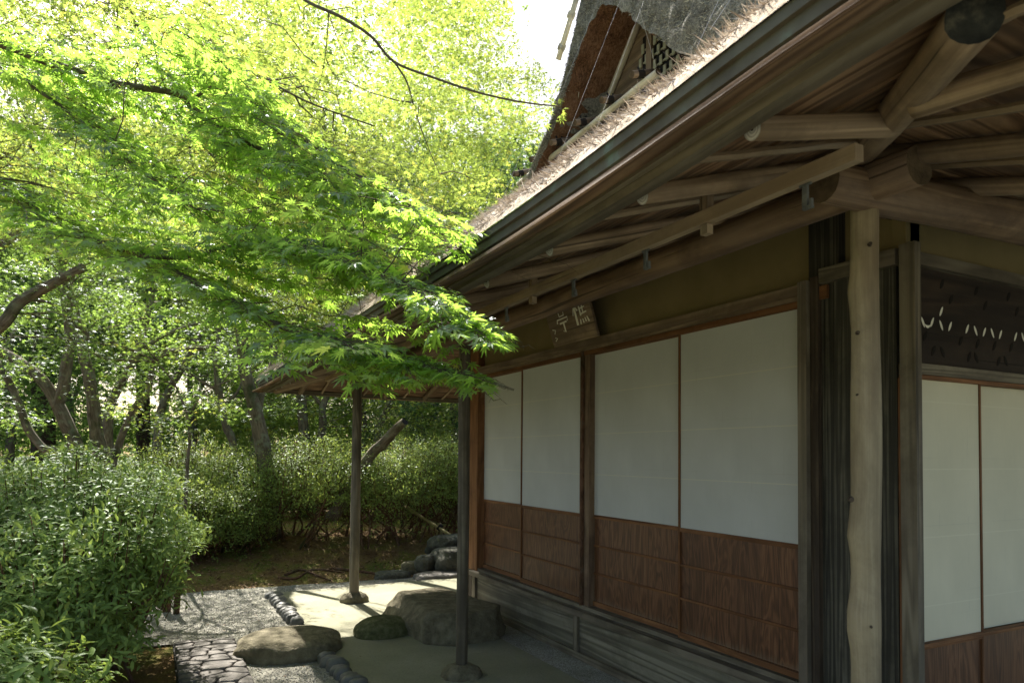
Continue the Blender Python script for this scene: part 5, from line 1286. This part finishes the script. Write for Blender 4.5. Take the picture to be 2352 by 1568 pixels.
# ---- shrubs
def whorls(C, nrm, per, size, mat, parent, name='foliage', spread=.9, jit=.02, tpl=TP_LANCE):
    n = len(C); idx = np.repeat(np.arange(n), per); N = n * per
    nrm = nrm / np.linalg.norm(nrm, axis=1, keepdims=True)
    a = RG.uniform(0, 6.28, N); u = np.cross(nrm, RG.normal(0, 1, (n, 3))); u /= np.linalg.norm(u, axis=1, keepdims=True); v = np.cross(nrm, u)
    rad = u[idx] * np.cos(a)[:, None] + v[idx] * np.sin(a)[:, None]
    el = RG.normal(.45, .4, N)
    d = rad * spread + nrm[idx] * el[:, None]; d[:, 2] -= .1
    pos = C[idx] + RG.normal(0, jit, (N, 3)); n2 = nrm[idx] * .9 - rad * .4 + np.array([0, 0, .5])
    return leaves(name, tpl, pos, d, n2, RG.uniform(size * .6, size * 1.2, N), mat, parent)
def shrub(label, cx, cy, rx, ry, z0, z1, nwh, per, size, mat, nst, stem_r=.015, lean=(0, 0), rot=0, group=None, layers=.55, tpl=TP_LANCE, jit=.02, reject=None, hang=0.25, yg=None, name='shrub'):
    g0 = ground_z(cx, cy); t = thing(name, label, 'shrub', (cx, cy, max(0, g0)), group)
    n = int(nwh * 1.5); a = RG.uniform(0, 6.28, n); cz = RG.uniform(-hang, 1, n); h = np.sqrt(np.clip(1 - np.abs(cz) ** 2.6, .0, 1)); rr = RG.uniform(layers, 1.0, n) ** .6
    ux, uy, uz = np.cos(a) * h, np.sin(a) * h, cz
    lob = 1 + .26 * np.array([noise.noise(Vector((x * 1.8 + cx, y * 1.8 + cy, z * 1.8))) + .9 * noise.noise(Vector((x * 4.5 + cx, y * 4.5, z * 4.5 + cy))) for x, y, z in zip(ux, uy, uz)])
    c, s = math.cos(rot), math.sin(rot); X, Y = ux * rx * rr * lob, uy * ry * rr * lob
    zm = z0 + (z1 - z0) * .35; Z = np.where(uz > 0, zm + uz * (z1 - zm) * rr * lob, zm + uz * (zm - z0) * 1.6)
    C = np.c_[cx + X * c - Y * s, cy + X * s + Y * c, Z]; N_ = np.c_[ux * c - uy * s, ux * s + uy * c, uz * .9 + .75]
    lowk = RG.random(len(C)) < .10; C[lowk, 2] = RG.uniform(max(.12, z0 - .35), z1 * .8, lowk.sum())
    if reject is not None: k = ~reject(C); C, N_ = C[k], N_[k]
    C, N_ = C[:nwh], N_[:nwh]
    whorls(C, N_, per, size, mat, t, tpl=tpl, jit=jit)
    sm = MB()
    for i in range(nst):
        a_ = random.uniform(0, 6.28); r_ = math.sqrt(random.random()) * .6; bx, by = cx + (math.cos(a_) * r_ * rx) * c - (math.sin(a_) * r_ * ry) * s, cy + (math.cos(a_) * r_ * rx) * s + (math.sin(a_) * r_ * ry) * c
        tgt = C[RG.integers(0, len(C))]; b0 = Vector((bx, by, ground_z(bx, by) - .03)); e0 = Vector(tgt); P = [b0]
        for q_ in (.25, .5, .75): P.append(b0.lerp(e0, q_) + Vector((random.gauss(0, .07), random.gauss(0, .07), random.gauss(0, .03) + .08 * math.sin(q_ * 3.14))))
        P.append(e0); P = catmull([tuple(p) for p in P], 4); r0 = stem_r * random.uniform(.6, 1.3); sm.tube(P, [r0 * (1 - .75 * j / (len(P) - 1)) for j in range(len(P))], 6, (True, False), wob=.2)
        for _ in range(3):
            b1 = Vector(P[random.randint(5, len(P) - 4)]); k_ = C[np.argsort(((C - np.array(b1)) ** 2).sum(1))[random.randint(0, min(60, len(C) - 1))]]; e1 = Vector(k_)
            sm.tube([b1, b1.lerp(e1, .5) + Vector((random.gauss(0, .03), random.gauss(0, .03), .03)), e1], [r0 * .4, r0 * .28, r0 * .12], 4, (False, False))
    for i in range(0, len(C), 3):
        c0 = Vector(C[i]); n1 = Vector(N_[i]).normalized(); sm.tube([c0 - n1 * .12 - Vector((0, 0, .06)), c0 - n1 * .04, c0], [.003, .0025, .002], 3, (False, False))
    sm.build('stem', M_STEM, t, True); return t
def w2(d, px): p = at(px, 1045, d=d); return p
# big bush at the left, elongated along the path
p1 = at(150, 1045, d=4.4)
shrub('big glossy-leaved shrub filling the lower left beside the path', p1.x - .05, p1.y + .05, 1.0, 1.5, .30, 1.46, 11500, 7, .050, L_BUSH, 46, .017, rot=R(22), layers=.30, hang=.4, jit=.03, reject=lambda C: (lambda q: q[0] + RG.normal(0, 16, len(C)) + 25 * np.sin(q[1] * .05) > np.interp(q[1], [1040, 1100, 1160, 1240, 1300, 1360, 1420, 1500, 1560], [330, 385, 405, 430, 420, 375, 330, 285, 250]))(proj(C)))
p1 = at(-60, 1500, d=2.5)
shrub('nearest shrub with large leaves cut off by the bottom left corner', p1.x, p1.y, 0.40, .45, .3, .80, 700, 7, .07, L_BUSH, 10, .012, layers=.3, reject=lambda C: (lambda q: (q[0] > 215 + (q[1] - 1400) * .35) | (q[2] < 1.25))(proj(C)))
# hedge of shrubs behind the gravel
hl = ['tall shrub behind the left bush with bare reddish stems', 'hedge shrub with crossing bare stems left of the stout trunk', 'hedge shrub around the foot of the stout grey trunk', 'hedge shrub just left of the far eave post', 'hedge shrub just right of the far eave post', 'hedge shrub above the bamboo spout', 'hedge shrub behind the water basin', 'hedge shrub mostly hidden behind the doors', 'taller shrub further back between the eave posts', 'taller shrub further back behind the stout trunk', 'low shrub in the shade behind the left part of the hedge', 'low shrub in the shade behind the far eave post', 'low shrub in the shade behind the water basin', 'small loose shrub at the front foot of the hedge left of the stout trunk', 'small loose shrub between the big left bush and the hedge']
hp = [(330, 8.6, 1.0, .8, 1.42), (450, 9.2, .85, .7, 1.62), (590, 9.3, .80, .7, 1.50), (720, 9.2, .85, .75, 1.68), (870, 9.4, .75, .7, 1.46), (985, 9.9, .85, .7, 1.66), (1090, 10.2, .85, .7, 1.80), (1200, 10.4, .9, .7, 1.7), (930, 11.5, 1.1, .8, 2.10), (640, 11.6, 1.0, .8, 1.98), (420, 11.5, 1.4, .8, 1.55), (780, 11.8, 1.0, .8, 1.85), (1060, 12, 1.2, .8, 2.05), (545, 8.5, .5, .4, 1.05), (440, 8.1, .5, .4, 1.15)]
for i, ((px_, dpt, rx, ry, zt), lab) in enumerate(zip(hp, hl)):
    p = at(px_, 1045, d=dpt)
    shrub(lab, p.x, p.y + .2, rx, ry * random.uniform(.9, 1.2), .75 if i < 8 else .35, zt + random.uniform(-.07, .07), 2300 if i < 8 else 1800, 6, .040, L_HEDGE, 16, .016, layers=.3, tpl=TP_SMALL, jit=.03, rot=random.uniform(-.3, .3), hang=.5, group='shrubs of the hedge behind the gravel')
# low sprigs in front of the hedge
# roots on the bank
for i, (lab, pts) in enumerate((('thin exposed root crossing the bank beside the far eave post', [(760, 1298), (850, 1318), (885, 1322), (925, 1325), (960, 1322)]), ('gnarled exposed root on the moss bank left of the far eave post', [(640, 1262), (680, 1290), (720, 1300), (790, 1320)]), ('short bent root at the gravel edge', [(655, 1330), (690, 1318), (725, 1326), (760, 1332)]))):
    P = []
    for a_, b_2 in pts:
        p = at(a_, b_2, Z=.08); p = at(a_, b_2, Z=max(.0, ground_z(p.x, p.y)) + .01); P.append((p.x, p.y, ground_z(p.x, p.y) + .012))
    r_ = MB(); r_.tube(catmull(P), [.02 - .012 * j / (len(catmull(P)) - 1) for j in range(len(catmull(P)))], 8, wob=.3, seed=i); tag(r_.build('root', M_STEM, None, True), lab, 'root')
# ---- bamboo fence behind the big bush
F0, F1 = at(452, 1352, Z=0), at(70, 1568, Z=0)
F0 = Vector((-.05, 8.05, 0)); F1 = Vector((-1.05, 5.2, 0))
fc = thing('bamboo_fence', 'low brown bamboo fence half hidden behind the left bush', 'fence', (F0.x, F0.y, 0))
nn_ = 16
for i in range(nn_):
    p = F0.lerp(F1, i / (nn_ - 1)); b_ = MB(); hgt = .62 + random.uniform(-.03, .03)
    b_.tube([(p.x, p.y, -.02), (p.x + random.uniform(-.01, .01), p.y, hgt)], .019 if i % 4 else .032, 9); b_.build('stake', M_BAMBG if i % 4 else M_STEM, fc, True)
for z in (.22, .52):
    b_ = MB(); s_ = Vector((.025, 0, 0)); b_.tube([F0 + s_ + Vector((0, 0, z)), F0.lerp(F1, .5) + s_ + Vector((0, 0, z + .01)), F1 + s_ + Vector((0, 0, z))], .02, 9); b_.build('cross_pole', M_BAMBG, fc, True)
for i, (px_, py_, h_, lab) in enumerate(((405, 1410, .42, 'short reddish stake at the gravel edge beside the bush'), (382, 1405, .36, 'thick dark stake just left of the reddish stake'))):
    p = at(px_, py_, Z=0); b_ = MB(); b_.tube([(p.x, p.y, -.02), (p.x + .01, p.y, h_ * .5), (p.x + .03, p.y, h_)], .026 + .01 * i, 10, wob=.25, seed=i); tag(b_.build('stake', M_STEM, None, True), lab, 'stake')
# bit of grass growing out of the thatch, a tuft of blades
gb = at(1712, 100, X=1.05); tf = straws('grass_tuft', 8, lambda n: (np.tile(np.array([tuple(at(1712, 96, X=.99))]), (n, 1)) + RG.normal(0, .008, (n, 3)), np.tile(np.array([-.15, 0, .8]), (n, 1))), L_MID, .008, .016, .0006, .4, None)
tag(tf, 'tiny tuft of green grass sprouting from the thatch edge', 'grass tuft')
print('objects', len(S.objects))
